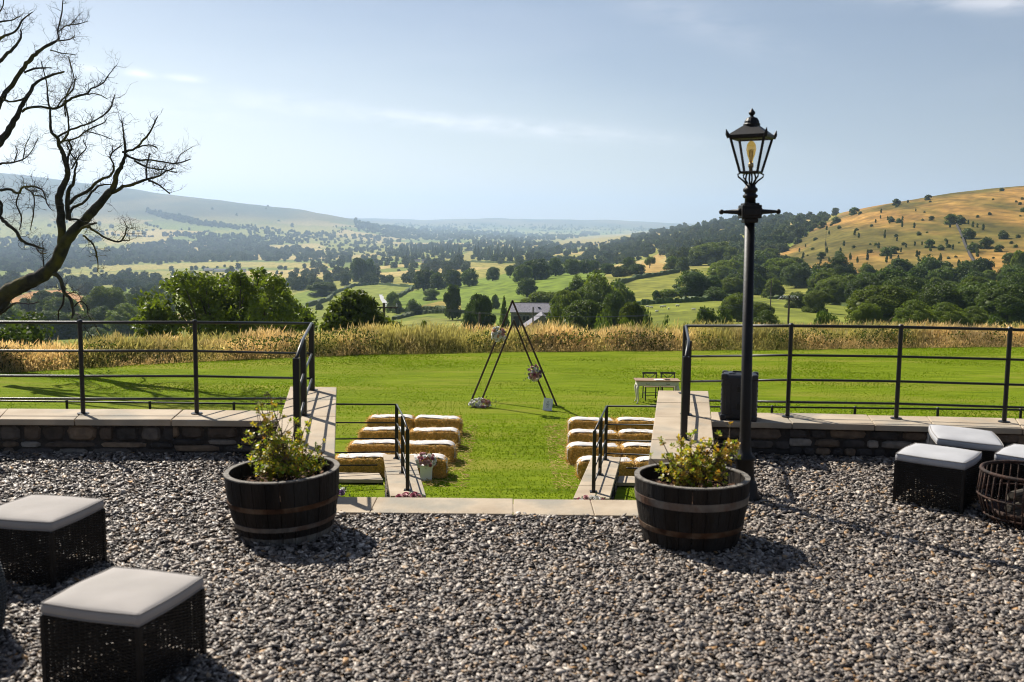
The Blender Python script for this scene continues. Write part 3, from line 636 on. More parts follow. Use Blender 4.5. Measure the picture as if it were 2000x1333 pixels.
railing('estate_railing', 'black iron railing on the right terrace wall behind the lamp post', [(1.235, 7.0, zc, ZW - .01), (1.42, 7.95, zc, ZW), (1.58, 9.02, zc, ZW + .02), (2.23, 7.92, zc, ZT + .018), (3.10, 7.90, zc, ZT + .02), (3.92, 7.80, zc, ZT + .02), (4.8, 7.72, zc, ZT + .01),
        (5.8, 7.55, zc, ZT), (6.9, 7.38, zc, ZT)], [run((0, 1, 2), 1), run((0, 1, 2), .55), run((0, 1, 2), .18), run(range(2, 9), 1), [(2, .55)] + run(range(3, 9), .68), [(2, .18)] + run(range(3, 9), .41), [tuple(atY(1384, 783, 8.7))] + run(range(3, 9), .165)], flats=(0, 1, 2))
ZL, ZLW = -.615, -.70; F5 = (1, .74, .49, .29, .12); F4 = (1, .66, .37, .12)
railing('lawn_railing', 'lower black railing beside the left hay bales', [(-11.8, 13.05, -1.59, ZL)] + [(float(atY(x, 783, 13.25)[0]), 13.24, -1.59, ZL) for x in (-32, 131, 293, 457)] + [(-1.61, 13.80, -1.47, ZLW), (-1.43, 12.95, -1.47, ZLW), (-1.275, 12.08, -1.47, ZLW)],
        [run(range(5), F5[k], [(5, F4[k])]) for k in range(4)] + [run(range(5), F5[4], [(-1.84, 13.5, -1.50)])] + [run((5, 6, 7), f) for f in F4], pr=.018, flats=(5, 6, 7))
railing('lawn_railing', 'lower black railing beside the right hay bales', [(1.035, 12.10, -1.47, ZLW), (1.19, 12.98, -1.47, ZLW), (1.345, 13.86, -1.47, ZLW)] + [(float(atY(x, 790, 13.25)[0]), 13.24, -1.59, ZL + .04) for x in (1508, 1670, 1832, 1994, 2160)],
        [[(2, F4[k])] + run(range(3, 8), F5[k]) for k in range(4)] + [[(1.60, 13.5, -1.50)] + run(range(3, 8), F5[4])] + [run((0, 1, 2), f) for f in F4], pr=.018, flats=(0, 1, 2))

# ------------------------------------------------------------------ lamp post
root = thing('lamp_post', 'black cast iron lamp post with glazed lantern and ladder bar', 'lamp post', (1.545, 6.42, 0)); root.rotation_euler = (0, radians(-1.0), 0)
def zp(py): return float(atY(1462, py, 6.42)[2])
b = MB(); b.lathe([(.10, -.02), (.10, .03), (.088, .05), (.083, .11), (.070, .13), (.062, .15), (.058, .26), (.066, .275), (.066, .29), (.045, .31), (.038, .36), (.0355, .5), (.032, zp(432))], 20)
b.build('column', M['lampiron'], root, smooth=True)
b = MB(); b.box((0, 0, zp(414)), (.125, .125, .085)); b.box((0, 0, zp(414)), (.105, .145, .05)); b.box((0, 0, zp(431)), (.09, .09, .03)); b.box((0, 0, zp(400)), (.10, .10, .02)); b.build('cross_block', M['lampiron'], root, bevel=.006)
for s in (-1, 1):
    b = MB(); b.tube([(s * .055, 0, zp(414)), (s * .075, 0, zp(414)), (s * .08, 0, zp(414)), (s * .165, 0, zp(414)), (s * .172, 0, zp(414))], [.024, .026, .017, .010, .009], 12); b.ball((s * .182, 0, zp(414)), .0165, 12, 8)
    b.build('ladder_bar', M['lampiron'], root, smooth=True)
b = MB(); b.lathe([(.036, zp(400)), (.034, zp(388)), (.046, zp(386)), (.048, zp(382)), (.036, zp(379)), (.036, zp(376)), (.046, zp(374)), (.046, zp(369)), (.034, zp(366)), (.030, zp(361)), (.012, zp(358))], 18); b.build('collar', M['lampiron'], root, smooth=True)
b = MB(); zb, zt = zp(337), zp(270); RZ = radians(62)
for k in range(4):
    q = RZ + pi / 4 + k * pi / 2; c_, s_ = cos(q), sin(q)
    b.tube([(c_ * .025, s_ * .025, zp(362)), (c_ * .05, s_ * .05, zp(354)), (c_ * .088, s_ * .088, zp(346)), (c_ * .092, s_ * .092, zp(341)), (c_ * .06, s_ * .06, zb)], [.006, .006, .005, .005, .005], 6)
    q += pi / 4; c_, s_ = cos(q), sin(q); b.tube([(c_ * .015, s_ * .015, zp(362)), (c_ * .032, s_ * .032, zp(352)), (c_ * .03, s_ * .03, zp(345)), (c_ * .022, s_ * .022, zb)], .006, 6)
b.build('cradle', M['lampiron'], root, smooth=True)
cor = lambda r, z: [(r * cos(RZ + pi / 4 + k * pi / 2), r * sin(RZ + pi / 4 + k * pi / 2), z) for k in range(4)]
b = MB(); A, B = cor(.078, zb), cor(.150, zt)
for k in range(4):
    b.tube([A[k], B[k]], .0085, 6)
    b.tube([A[k], A[(k + 1) % 4]], .008, 6); b.tube([B[k], B[(k + 1) % 4]], .010, 6)
b.add(cor(.078, zb - .008) + cor(.078, zb), [(3, 2, 1, 0), (4, 5, 6, 7)] + [(k, (k + 1) % 4, 4 + (k + 1) % 4, 4 + k) for k in range(4)])
lan = b.build('lantern_frame', M['lampiron'], root)
for k in range(4):
    pts = [A[k], A[(k + 1) % 4], B[(k + 1) % 4], B[k]]; MB().add([(x * .985, y * .985, z) for x, y, z in pts], [(0, 1, 2, 3)]).build('glass_pane', M['pane'], lan)
b = MB(); C1, C2, C3 = cor(.168, zp(270)), cor(.172, zp(265)), cor(.062, zp(246))
b.add(C1 + C2 + C3, [(k, (k + 1) % 4, 4 + (k + 1) % 4, 4 + k) for k in range(4)] + [(4 + k, 4 + (k + 1) % 4, 8 + (k + 1) % 4, 8 + k) for k in range(4)] + [(8, 9, 10, 11), (3, 2, 1, 0)])
for k in range(4):
    c_, s_ = cos(RZ + pi / 4 + k * pi / 2), sin(RZ + pi / 4 + k * pi / 2); b.tube([(c_ * .160, s_ * .160, zp(270)), (c_ * .172, s_ * .172, zp(263)), (c_ * .180, s_ * .180, zp(254))], [.012, .012, .002], 6)
b.lathe([(.052, zp(247)), (.054, zp(243)), (.048, zp(241)), (.046, zp(237)), (.034, zp(231)), (.018, zp(229)), (.012, zp(228)), (.010, zp(226)), (.020, zp(223)), (.021, zp(220)), (.012, zp(216)), (.003, zp(212))], 16)
b.build('lantern_roof', M['lampiron'], root)
b = MB(); b.lathe([(.012, zb), (.012, zb + .03), (.017, zb + .032), (.017, zb + .055), (.012, zb + .06)], 12); b.build('lamp_holder', M['brass'], root, smooth=True)
b = MB(); z0 = zb + .058; b.lathe([(.011, z0), (.013, z0 + .02), (.024, z0 + .05), (.031, z0 + .085), (.028, z0 + .115), (.015, z0 + .135), (.003, z0 + .14)], 16); bulb = b.build('bulb', M['amber'], root, smooth=True)
b = MB()
for k in range(4): q = k * pi / 2; b.tube([(.004 * cos(q), .004 * sin(q), z0), (.014 * cos(q), .014 * sin(q), z0 + .09), (.014 * cos(q + .9), .014 * sin(q + .9), z0 + .04)], .0018, 4)
b.build('filament', M['brass'], bulb)

# ------------------------------------------------------------------ half barrels and their azaleas
def barrel(label, x, y, rz, ty, cfg, seed):
    root = thing('barrel_planter', label, 'planter', (x, y, 0), rz); root.rotation_euler = (0, ty, rz)
    prof = lambda z: .262 + .062 * sin(min(1, (z + .02) / .40) * pi / 2)
    H_ = .375; g = random.Random(seed); n_ = 26; b = MB(); b2 = MB(); zs = [0, .045, .10, .17, .24, .31, H_]
    for k in range(n_):
        q0, q1 = 2 * pi * k / n_, 2 * pi * (k + 1) / n_ - .012; o = g.uniform(-.0015, .0015)
        for bb, zl in ((b, zs[1:]), (b2, zs[:2])):
            vs = []; m_ = len(zl)
            for z in zl:
                r = prof(z) + o
                for q in (q0, (q0 + q1) / 2, q1): vs.append((r * cos(q), r * sin(q), z))
                for q in (q1, (q0 + q1) / 2, q0): vs.append(((r - .027) * cos(q), (r - .027) * sin(q), z))
            fs = [(i * 6 + j, i * 6 + (j + 1) % 6, (i + 1) * 6 + (j + 1) % 6, (i + 1) * 6 + j) for i in range(m_ - 1) for j in range(6)] + [tuple(range(6))[::-1], tuple(range((m_ - 1) * 6, m_ * 6))]
            bb.add(vs, fs)
    b.build('staves', M['stave'], root); b2.build('stave_feet', M['rawwood'] if cfg['foot'] else M['stave'], root)
    MB().lathe([(prof(H_) - .028, H_ - .004), (prof(H_) + .0015, H_ - .004), (prof(H_) + .0015, H_ + .003), (prof(H_) - .028, H_ + .003), (prof(H_) - .028, H_ - .004)], 52, cap=False).build('rim', M['rawwood'], root)
    for (za, zb_, mm) in cfg['hoops']:
        MB().lathe([(prof(za) - .001, za), (prof(za) + .004, za), (prof(zb_) + .004, zb_), (prof(zb_) - .001, zb_)], 52, cap=False).build('hoop', M[mm], root, smooth=False)
    vs = [(0, 0, .295)]; fs = []; 
    s = MB()
    for i in range(1, 9):
        for k in range(28):
            r = .298 * i / 8; q = 2 * pi * k / 28; vs.append((r * cos(q), r * sin(q), .288 + .018 * g.random() - .004 * i))
    fs = [(0, 1 + k, 1 + (k + 1) % 28) for k in range(28)] + [(1 + (i) * 28 + k, 1 + (i + 1) * 28 + k, 1 + (i + 1) * 28 + (k + 1) % 28, 1 + i * 28 + (k + 1) % 28) for i in range(7) for k in range(28)]
    s.add(vs, fs)
    for k in range(330):
        r = .28 * sqrt(g.random()); q = g.uniform(0, 2 * pi); a_ = g.uniform(0, pi); L_ = g.uniform(.008, .022); w_ = L_ * .35; z = .30 + g.uniform(0, .008)
        X_, Y_ = r * cos(q), r * sin(q); c_, s_ = cos(a_), sin(a_); dz = g.uniform(-.006, .008)
        s.add([(X_ - L_ * c_ - w_ * s_, Y_ - L_ * s_ + w_ * c_, z), (X_ - L_ * c_ + w_ * s_, Y_ - L_ * s_ - w_ * c_, z + .003), (X_ + L_ * c_ + w_ * s_, Y_ + L_ * s_ - w_ * c_, z + dz), (X_ + L_ * c_ - w_ * s_, Y_ + L_ * s_ + w_ * c_, z + dz + .002)], [(0, 1, 2, 3)])
    s.build('bark_mulch', M['soil'], root)
    return root
barrel('charred half barrel on the left with brown and grey hoops and pale foot', -1.295, 5.60, .3, radians(-2.5), dict(foot=True, hoops=[(.200, .228, 'hoop_rust'), (.086, .112, 'hoop_grey')]), 5)
barrel('charred half barrel by the lamp post with one grey hoop and one rusty', 1.035, 5.55, 1.9, radians(.6), dict(foot=False, hoops=[(.246, .288, 'hoop_grey'), (.092, .124, 'hoop_rust')]), 6)
def shrub(name, label, x, y, z0, tips, red, seed, wood_n=60):
    g = random.Random(seed); root = thing(name, label, 'shrub', (x, y, z0)); st = MB(); whorl = []
    for (tx, ty, tz, w_, cnt) in tips:
        base = Vector((g.uniform(-.04, .04), g.uniform(-.04, .04), 0)); tip = Vector((tx, ty, tz)); mid = base.lerp(tip, .5) + Vector((g.uniform(-.03, .03), g.uniform(-.03, .03), g.uniform(-.03, .01)))
        st.tube([base, base.lerp(mid, .6), mid, mid.lerp(tip, .6), tip], [.006, .005, .004, .003, .0015], 5)
        for k in range(int(cnt * 1.1)):
            t = g.uniform(.35, 1.0); p = (base.lerp(mid, t * 2) if t < .5 else mid.lerp(tip, t * 2 - 1))
            o = Vector((g.gauss(0, w_), g.gauss(0, w_), g.gauss(0, w_ * .6) + w_ * .35)); e = p + o; e.z = max(e.z, .02)
            st.tube([p, p.lerp(e, .5) + Vector((0, 0, -.01)), e], [.0025, .002, .001], 4); whorl.append((e, (e - p).normalized()))
    st.build('stems', M['stem'], root); V_, C_ = [], []
    for e, d in whorl:
        up = (d + Vector((g.uniform(-.4, .4), g.uniform(-.4, .4), .9))).normalized(); a_ = up.orthogonal().normalized(); b_ = up.cross(a_); hgt = e.z; isred = g.random() < red(e)
        n_ = g.randint(5, 8); ph = g.uniform(0, 6)
        for k in range(n_ + 2):
            q = ph + 2 * pi * k / n_; L_ = g.uniform(.016, .030); r_ = (a_ * cos(q) + b_ * sin(q)); s_ = up.cross(r_); el = g.uniform(.1, .8) if k < n_ else 1.5; o = e - up * g.uniform(0, .02) * (1 if k % 2 else 0)
            t_ = (r_ * cos(el) + up * sin(el)); W = L_ * .30
            V_ += [o, o + t_ * L_ * .55 + s_ * W + up * .001, o + t_ * L_, o + t_ * L_ * .55 - s_ * W + up * .001]
            c = (g.uniform(.13, .22), g.uniform(.18, .25), g.uniform(.02, .035)) if not isred else (g.uniform(.24, .32), g.uniform(.15, .2), g.uniform(.03, .045))
            if g.random() < .3: c = (.32, .27, .05)
            C_ += [c] * 4
    n_ = len(V_) // 4; np_mesh('leaves', np.array([tuple(v) for v in V_]), [np.arange(n_ * 4).reshape(-1, 4)], M['azalea'], root, col=np.array(C_)); return root
g = random.Random(3)
tL = []
for (px, py, dy, w_, c) in [(508, 788, 0, .022, 9), (532, 795, .03, .022, 10), (505, 800, 0, .035, 12), (520, 835, .1, .05, 26), (548, 845, -.08, .05, 30), (500, 870, .05, .045, 26), (575, 835, .12, .04, 20), (598, 828, 0, .025, 12), (620, 870, 0, .03, 14), (640, 905, -.05, .02, 9), (635, 880, .1, .02, 9), (490, 895, -.05, .035, 16),
                            (530, 880, -.12, .05, 30), (555, 895, -.15, .045, 26), (575, 905, -.1, .04, 20), (600, 880, .08, .04, 18), (505, 915, -.18, .03, 14), (522, 815, .0, .04, 16), (545, 870, .05, .05, 30), (478, 850, .05, .03, 8), (560, 860, -.1, .04, 18)]:
    p = atY(px, py, 5.60 + dy); tL.append((p[0] + 1.295, dy, p[2] - .29, w_, c))
shl = shrub('azalea_shrub', 'straggly green azalea in the left barrel with dried seed heads on top', -1.295, 5.60, .29, tL, lambda e: .06 + .3 * max(0, e.z - .28) / .2, 21)
b = MB(); gg = random.Random(8)
for (px, py) in [(520, 772), (532, 778), (512, 785), (540, 790), (526, 765), (505, 795), (548, 782), (497, 782)]:
    p = atY(px, py, 5.6); e = Vector((p[0] + 1.295, gg.uniform(-.05, .05), p[2] - .29)); s_ = Vector((e.x * .9, 0, .26)); b.tube([s_, s_.lerp(e, .5) + Vector((gg.uniform(-.01, .01), 0, 0)), e], [.0022, .0016, .001], 4)
    for k in range(7):
        o = e + Vector((gg.gauss(0, .012), gg.gauss(0, .012), gg.gauss(0, .01))); b.tube([e, o], .0008, 3); b.ball(o, .0035, 5, 4)
b.build('seed_heads', M['stem'], shl)
tR = []
for (px, py, dy, w_, c) in [(1292, 858, 0, .012, 4), (1330, 868, .1, .04, 22), (1300, 890, 0, .035, 20), (1270, 895, .05, .02, 7), (1350, 880, -.1, .05, 30), (1375, 870, .1, .05, 26), (1400, 860, .05, .05, 26), (1425, 858, 0, .04, 26), (1447, 855, -.05, .02, 9), (1440, 880, .1, .035, 16), (1320, 905, -.15, .045, 24),
                            (1370, 900, -.12, .05, 30), (1405, 890, -.05, .05, 30), (1300, 925, -.1, .03, 10), (1430, 915, -.1, .03, 12), (1345, 915, -.18, .04, 20), (1385, 885, .12, .05, 26), (1350, 855, 0, .03, 12), (1290, 912, .05, .03, 12), (1420, 935, -.1, .02, 6)]:
    p = atY(px, py, 5.55 + dy); tR.append((p[0] - 1.035, dy, p[2] - .29, w_, c))
shrub('azalea_shrub', 'bushy azalea with reddish leaf tips in the barrel by the lamp', 1.035, 5.55, .29, tR, lambda e: .22 + .3 * (e.x > .1), 22)

# ------------------------------------------------------------------ wicker footstools and fire baskets
def weave(S, Hh, z0, rows, gapz, seed):
    b = MB(); g = random.Random(seed); h = S / 2; ns = 17; dz = (Hh - z0) / rows
    for side in range(4):
        q = side * pi / 2; c_, s_ = cos(q), sin(q); ns_ = ns
        for i in range(rows):
            z = z0 + dz * (i + .5); loose = z < z0 + gapz; t = dz * (.47 if not loose else .33); lo_, hi_ = [], []
            for k in range(ns_ * 2 + 1):
                u = -h + S * k / (ns_ * 2); w_ = (.0032 if (k // 1 + 2 * (i % 2)) % 4 < 2 else -.0032); d_ = h + w_ + .001; x, y = d_, u; jz = g.uniform(-.0006, .0006)
                X_, Y_ = x * c_ - y * s_, x * s_ + y * c_; XI, YI = (x - .004) * c_ - y * s_, (x - .004) * s_ + y * c_
                lo_.append((X_, Y_, z - t + jz)); hi_.append((X_, Y_, z + t + jz)); lo_.append((XI, YI, z - t + jz)); hi_.append((XI, YI, z + t + jz))
            vs = lo_ + hi_; m_ = len(lo_); fs = []
            for k in range(ns_ * 2):
                a_, b_ = 2 * k, 2 * k + 2; fs += [(a_, b_, m_ + b_, m_ + a_), (m_ + a_, m_ + b_, m_ + b_ + 1, m_ + a_ + 1), (b_, a_, a_ + 1, b_ + 1)]
            b.add(vs, fs)
        for k in range(ns_ + 1):
            u = -h + S * k / ns_; x, y = h - .003, u; b.box((x * c_ - y * s_, x * s_ + y * c_, (z0 + Hh) / 2), (.004, .005, Hh - z0), q)
    for sx in (-1, 1):
        for sy in (-1, 1): pass
    return b
def cushion_mesh(S, T, seed):
    n_ = 22; V_ = []; g = random.Random(seed); r = .028; h = S / 2
    def rr2(u, v, hh):   # rounded square
        m_ = max(abs(u), abs(v)); 
        if m_ < 1e-6: return 0, 0
        l = hypot(u, v); f = m_ / l; k = .10; return u * (1 - k * (1 - f) * 1.6), v * (1 - k * (1 - f) * 1.6)
    top = []
    for i in range(n_ + 1):
        for j in range(n_ + 1):
            u, v = -1 + 2 * i / n_, -1 + 2 * j / n_; x, y = rr2(u, v, h); e = (1 - u ** 8) * (1 - v ** 8); z = T * .80 + T * .2 * e + .006 * (1 - u * u) * (1 - v * v) + .0015 * sin(u * 7 + seed) * cos(v * 5)
            top.append((x * h, y * h, z))
    V_ += top; N = (n_ + 1) ** 2; F_ = [(i * (n_ + 1) + j, (i + 1) * (n_ + 1) + j, (i + 1) * (n_ + 1) + j + 1, i * (n_ + 1) + j + 1) for i in range(n_) for j in range(n_)]
    ring = [i * (n_ + 1) for i in range(n_ + 1)] + [n_ * (n_ + 1) + j for j in range(1, n_ + 1)] + [i * (n_ + 1) + n_ for i in range(n_ - 1, -1, -1)] + [j for j in range(n_ - 1, 0, -1)]
    prev = ring
    for (z, o) in ((T * .55, 1.014), (T * .28, 1.012), (T * .03, .99), (0, .95)):
        st = len(V_); V_ += [(top[k][0] * o, top[k][1] * o, z) for k in ring]; cur = list(range(st, st + len(ring)))
        F_ += [(prev[k], cur[k], cur[(k + 1) % len(ring)], prev[(k + 1) % len(ring)]) for k in range(len(ring))]; prev = cur
    F_.append(tuple(prev)); b = MB(); b.add(V_, F_)
    p = MB(); loop = [(top[k][0] * 1.003, top[k][1] * 1.003, T * .81) for k in ring] ; p.tube(loop + [loop[0]], .0028, 5, cap=False); loop = [(top[k][0] * 1.008, top[k][1] * 1.008, T * .10) for k in ring]; p.tube(loop + [loop[0]], .0028, 5, cap=False)
    return b, p
S_ = .425
def footstool():
    root = thing('wicker_footstool', '', 'footstool'); weave(S_, .29, .035, 40, .09, 1).build('wicker_body', M['wicker'], root)
    f = MB()
    for sx in (-1, 1):
        for sy in (-1, 1): f.box((sx * (S_ / 2 - .006), sy * (S_ / 2 - .006), .146), (.02, .02, .292))
    for k in range(4): q = k * pi / 2; f.box(((S_ / 2 - .012) * cos(q), (S_ / 2 - .012) * sin(q), .283), (.016, S_ - .03, .014), q)
    f.box((0, 0, .287), (S_ - .02, S_ - .02, .006)); f.build('frame', M['wicker'], root, bevel=.003)
    c, p = cushion_mesh(S_ + .015, .058, 3); cu = c.build('cushion', M['cushion'], root, smooth=True); cu.location = (0, 0, .291); pp = p.build('piping', M['piping'], cu, smooth=True)
    return root
st0 = footstool(); first = True
for (x, y, rz, lab, grey, tilt) in [(-1.50, 3.755, radians(-15), 'wicker footstool with beige cushion, nearest of the two on the left', False, 0), (-2.355, 4.87, radians(-11), 'wicker footstool with beige cushion at the left edge, farther of that pair', False, 0),
                              (2.80, 6.39, radians(-38), 'wicker footstool on the right with pale grey cushion, standing in front of the others', True, 0), (3.20, 6.98, radians(-24), 'wicker footstool against the right wall with its grey cushion askew', True, .07),
                              (3.46, 6.40, radians(-42), 'wicker footstool behind the rusty fire basket with grey cushion', True, 0)]:
    o = st0 if first else copy_tree(st0); first = False; o.location = (x, y, 0); o.rotation_euler = (0, 0, rz); tag(o, lab, 'footstool', 'wicker footstools with cushions')
    for ch in o.children:
        if ch.name.startswith('cushion'):
            if grey: ch.data = ch.data.copy(); ch.data.materials[0] = M['cushion2']
            if tilt: ch.rotation_euler = (.05, .06, .16); ch.location = (.03, -.03, .302)
def basket(label, x, y, r, H_):
    root = thing('fire_basket', label, 'fire basket', (x, y, 0)); b = MB()
    for (z, rr3, t) in ((H_, r, .011), (H_ * .55, r * 1.06, .006), (.02, r * .72, .008), (H_ * .2, r * .93, .006)):
        b.tube([(rr3 * cos(2 * pi * k / 40), rr3 * sin(2 * pi * k / 40), z) for k in range(41)], t, 8, cap=False)
    b.build('hoops', M['rust'], root, smooth=True)
    for k in range(38):
        q = 2 * pi * k / 38; MB().tube([(r * .72 * cos(q), r * .72 * sin(q), .015), (r * .93 * cos(q), r * .93 * sin(q), H_ * .2), (r * 1.06 * cos(q), r * 1.06 * sin(q), H_ * .55), (r * cos(q), r * sin(q), H_)], .0045, 6).build('bar', M['rust'], root, smooth=True)
    MB().lathe([(.0, .03), (r * .6, .035), (r * .78, .07), (r * .8, .10), (r * .76, .10), (r * .6, .05), (0, .045)], 28, cap=False).build('ash_bowl', M['rust'], root, smooth=True)
    b = MB(); gq = random.Random(4)
    for k in range(5):
        a_ = gq.uniform(0, pi); c_, s_ = cos(a_), sin(a_); ox, oy = gq.uniform(-.05, .05), gq.uniform(-.05, .05); b.tube([(ox - c_ * .13, oy - s_ * .13, .09 + .03 * k), (ox + c_ * .13, oy + s_ * .13, .10 + .028 * k)], .022, 9)
    b.build('logs', M['trunk'], root); return root
pb = onz(2012, 922, .33); basket('round rusty fire basket of thin upright bars at the right edge', pb[0], pb[1], .27, .33)
pb = onz(-118, 1125, .30); root = thing('wicker_pouf', 'round dark wicker pouf cut off by the left edge of the terrace', 'pouf', (pb[0], pb[1], 0)); b = MB()
for i in range(46):
    z = .02 + .0072 * i; rr_p = .205 + .035 * sin(pi * (i + 4) / 54); b.tube([((rr_p + (.003 if (k + i) % 2 else -.003)) * cos(2 * pi * k / 44), (rr_p + (.003 if (k + i) % 2 else -.003)) * sin(2 * pi * k / 44), z) for k in range(45)], .0042, 5, cap=False)
b.build('woven_side', M['wicker'], root); MB().lathe([(.0, .352), (.12, .352), (.19, .346), (.206, .335), (.2, .31), (0, .31)], 32, cap=False).build('lid', M['wicker'], root, smooth=True)

# ------------------------------------------------------------------ black case on the wall
root = thing('speaker_case', 'black moulded plastic carry case standing on the right wall', 'case', (1.815, 7.83, zc + .002), radians(-14)); W_, D_, H_ = .275, .21, .362
b = MB(); b.box((0, 0, H_ / 2), (W_, D_, H_)); b.build('shell', M['plastic'], root, bevel=.028, bseg=4)
b = MB()
for i in range(8): b.box((-W_ / 2 + .001, 0, .045 + i * .038), (.012, D_ * .72, .018)); b.box((W_ / 2 - .001, 0, .045 + i * .038), (.012, D_ * .72, .018))
for sx in (-1, 1): b.box((sx * .085, -D_ / 2, H_ / 2), (.04, .012, H_ * .72)); b.box((sx * .06, 0, H_ - .002), (.05, D_ * .6, .018))
b.box((0, -D_ / 2, .06), (.10, .01, .05)); b.build('ribs', M['plastic'], root, bevel=.004)
for sx in (-1, 1):
    for sy in (-1, 1):
        for z in (.02, H_ - .02): MB().box((sx * (W_ / 2 - .02), sy * (D_ / 2 - .018), z), (.05, .046, .05)).build('corner_guard', M['plastic'], root, bevel=.012, bseg=3)
b = MB(); b.tube([(-.06, 0, H_), (-.055, 0, H_ + .012), (.055, 0, H_ + .012), (.06, 0, H_)], .007, 8); b.build('handle', M['plastic'], root)
for z in (.11, .25): MB().box((0, -D_ / 2 - .006, z), (.035, .012, .05)).build('latch', M['iron'], root, bevel=.003)

# ------------------------------------------------------------------ hay bales and throws
LB, WB, HB = .985, .44, .345
def bale_mesh(seed):
    g = np.random.default_rng(seed); nx, ny_, nz = 26, 12, 10; V_, F_ = [], []; idm = {}
    def vid(i, j, k):
        if (i, j, k) not in idm:
            x, y, z = (i / nx - .5), (j / ny_ - .5), (k / nz - .5); idm[(i, j, k)] = len(V_)
            e = (abs(2 * x) ** 11 + abs(2 * y) ** 6 + abs(2 * z) ** 6); s = 1 / max(1, e) ** .11; zf = 1.0
            p = np.array([x * LB * 1.03 * s ** .8, y * WB * 1.05 * s, (z * s if z > 0 else z * s ** .4) * HB]); p += g.normal(0, .005, 3); 
            for bx in (-.22, .22):
                if abs(x * LB - bx) < .03: p[1] *= .95; p[2] *= .95
            V_.append((p[0], p[1], p[2] + HB / 2))
        return idm[(i, j, k)]
    for i in range(nx):
        for j in range(ny_): F_ += [(vid(i, j, 0), vid(i, j + 1, 0), vid(i + 1, j + 1, 0), vid(i + 1, j, 0)), (vid(i, j, nz), vid(i + 1, j, nz), vid(i + 1, j + 1, nz), vid(i, j + 1, nz))]
    for i in range(nx):
        for k in range(nz): F_ += [(vid(i, 0, k), vid(i + 1, 0, k), vid(i + 1, 0, k + 1), vid(i, 0, k + 1)), (vid(i, ny_, k), vid(i, ny_, k + 1), vid(i + 1, ny_, k + 1), vid(i + 1, ny_, k))]
    for j in range(ny_):
        for k in range(nz): F_ += [(vid(0, j, k), vid(0, j, k + 1), vid(0, j + 1, k + 1), vid(0, j + 1, k)), (vid(nx, j, k), vid(nx, j + 1, k), vid(nx, j + 1, k + 1), vid(nx, j, k + 1))]
    V0 = np.array(V_); nV = len(V0)
    ns = 3600; pick = g.integers(0, len(F_), ns); F0 = np.array(F_); cen = V0[F0[pick]].mean(1); nrmv = nv(cen - np.array([0, 0, HB / 2]) * 1.0) ; nrmv = nv(cen * np.array([.3, 1, 1]) - np.array([0, 0, HB / 2])); topk = (cen[:, 2] > HB * .9) & (cen[:, 1] > -WB * .34) & (cen[:, 1] < WB * .44); 
    d = nv(g.normal(size=(ns, 3)) + nrmv * .35 + np.array([0, 0, -.15])); s = nv(np.cross(d, g.normal(size=(ns, 3)))); L_ = np.where(topk[:, None], .012, g.uniform(.03, .085, (ns, 1))); w_ = g.uniform(.0018, .0038, (ns, 1)); c0 = cen + nrmv * .003
    VS = np.stack([c0 - s * w_, c0 + s * w_, c0 + d * L_ + s * w_, c0 + d * L_ - s * w_], 1).reshape(-1, 3)
    colb = np.array((.58, .35, .09)) * (.7 + .6 * g.uniform(0, 1, (nV, 1))); cols_ = np.repeat(np.where(g.uniform(0, 1, (ns, 1)) < .5, np.array([[.74, .50, .18]]), np.array([[.56, .32, .075]])) * g.uniform(.7, 1.25, (ns, 1)), 4, 0)
    return np.concatenate([V0, VS]), [F0, np.arange(ns * 4).reshape(-1, 4) + nV], np.concatenate([colb, cols_])
BM = []
for s in (1, 2):
    V_, F_, C_ = bale_mesh(s); BM.append((V_, F_, C_))
def mk_bale(k):
    o = np_mesh('hay_bale', BM[k][0], BM[k][1], M['straw'], col=BM[k][2])
    for x in (-.22, .22): MB().tube([(x, -WB * .475, .02), (x, -WB * .495, HB * .5), (x, -WB * .44, HB * .93), (x, 0, HB * .985), (x, WB * .44, HB * .93), (x, WB * .495, HB * .5), (x, WB * .475, .02)], .004, 5).build('twine', M['tabletop'], o)
    return o
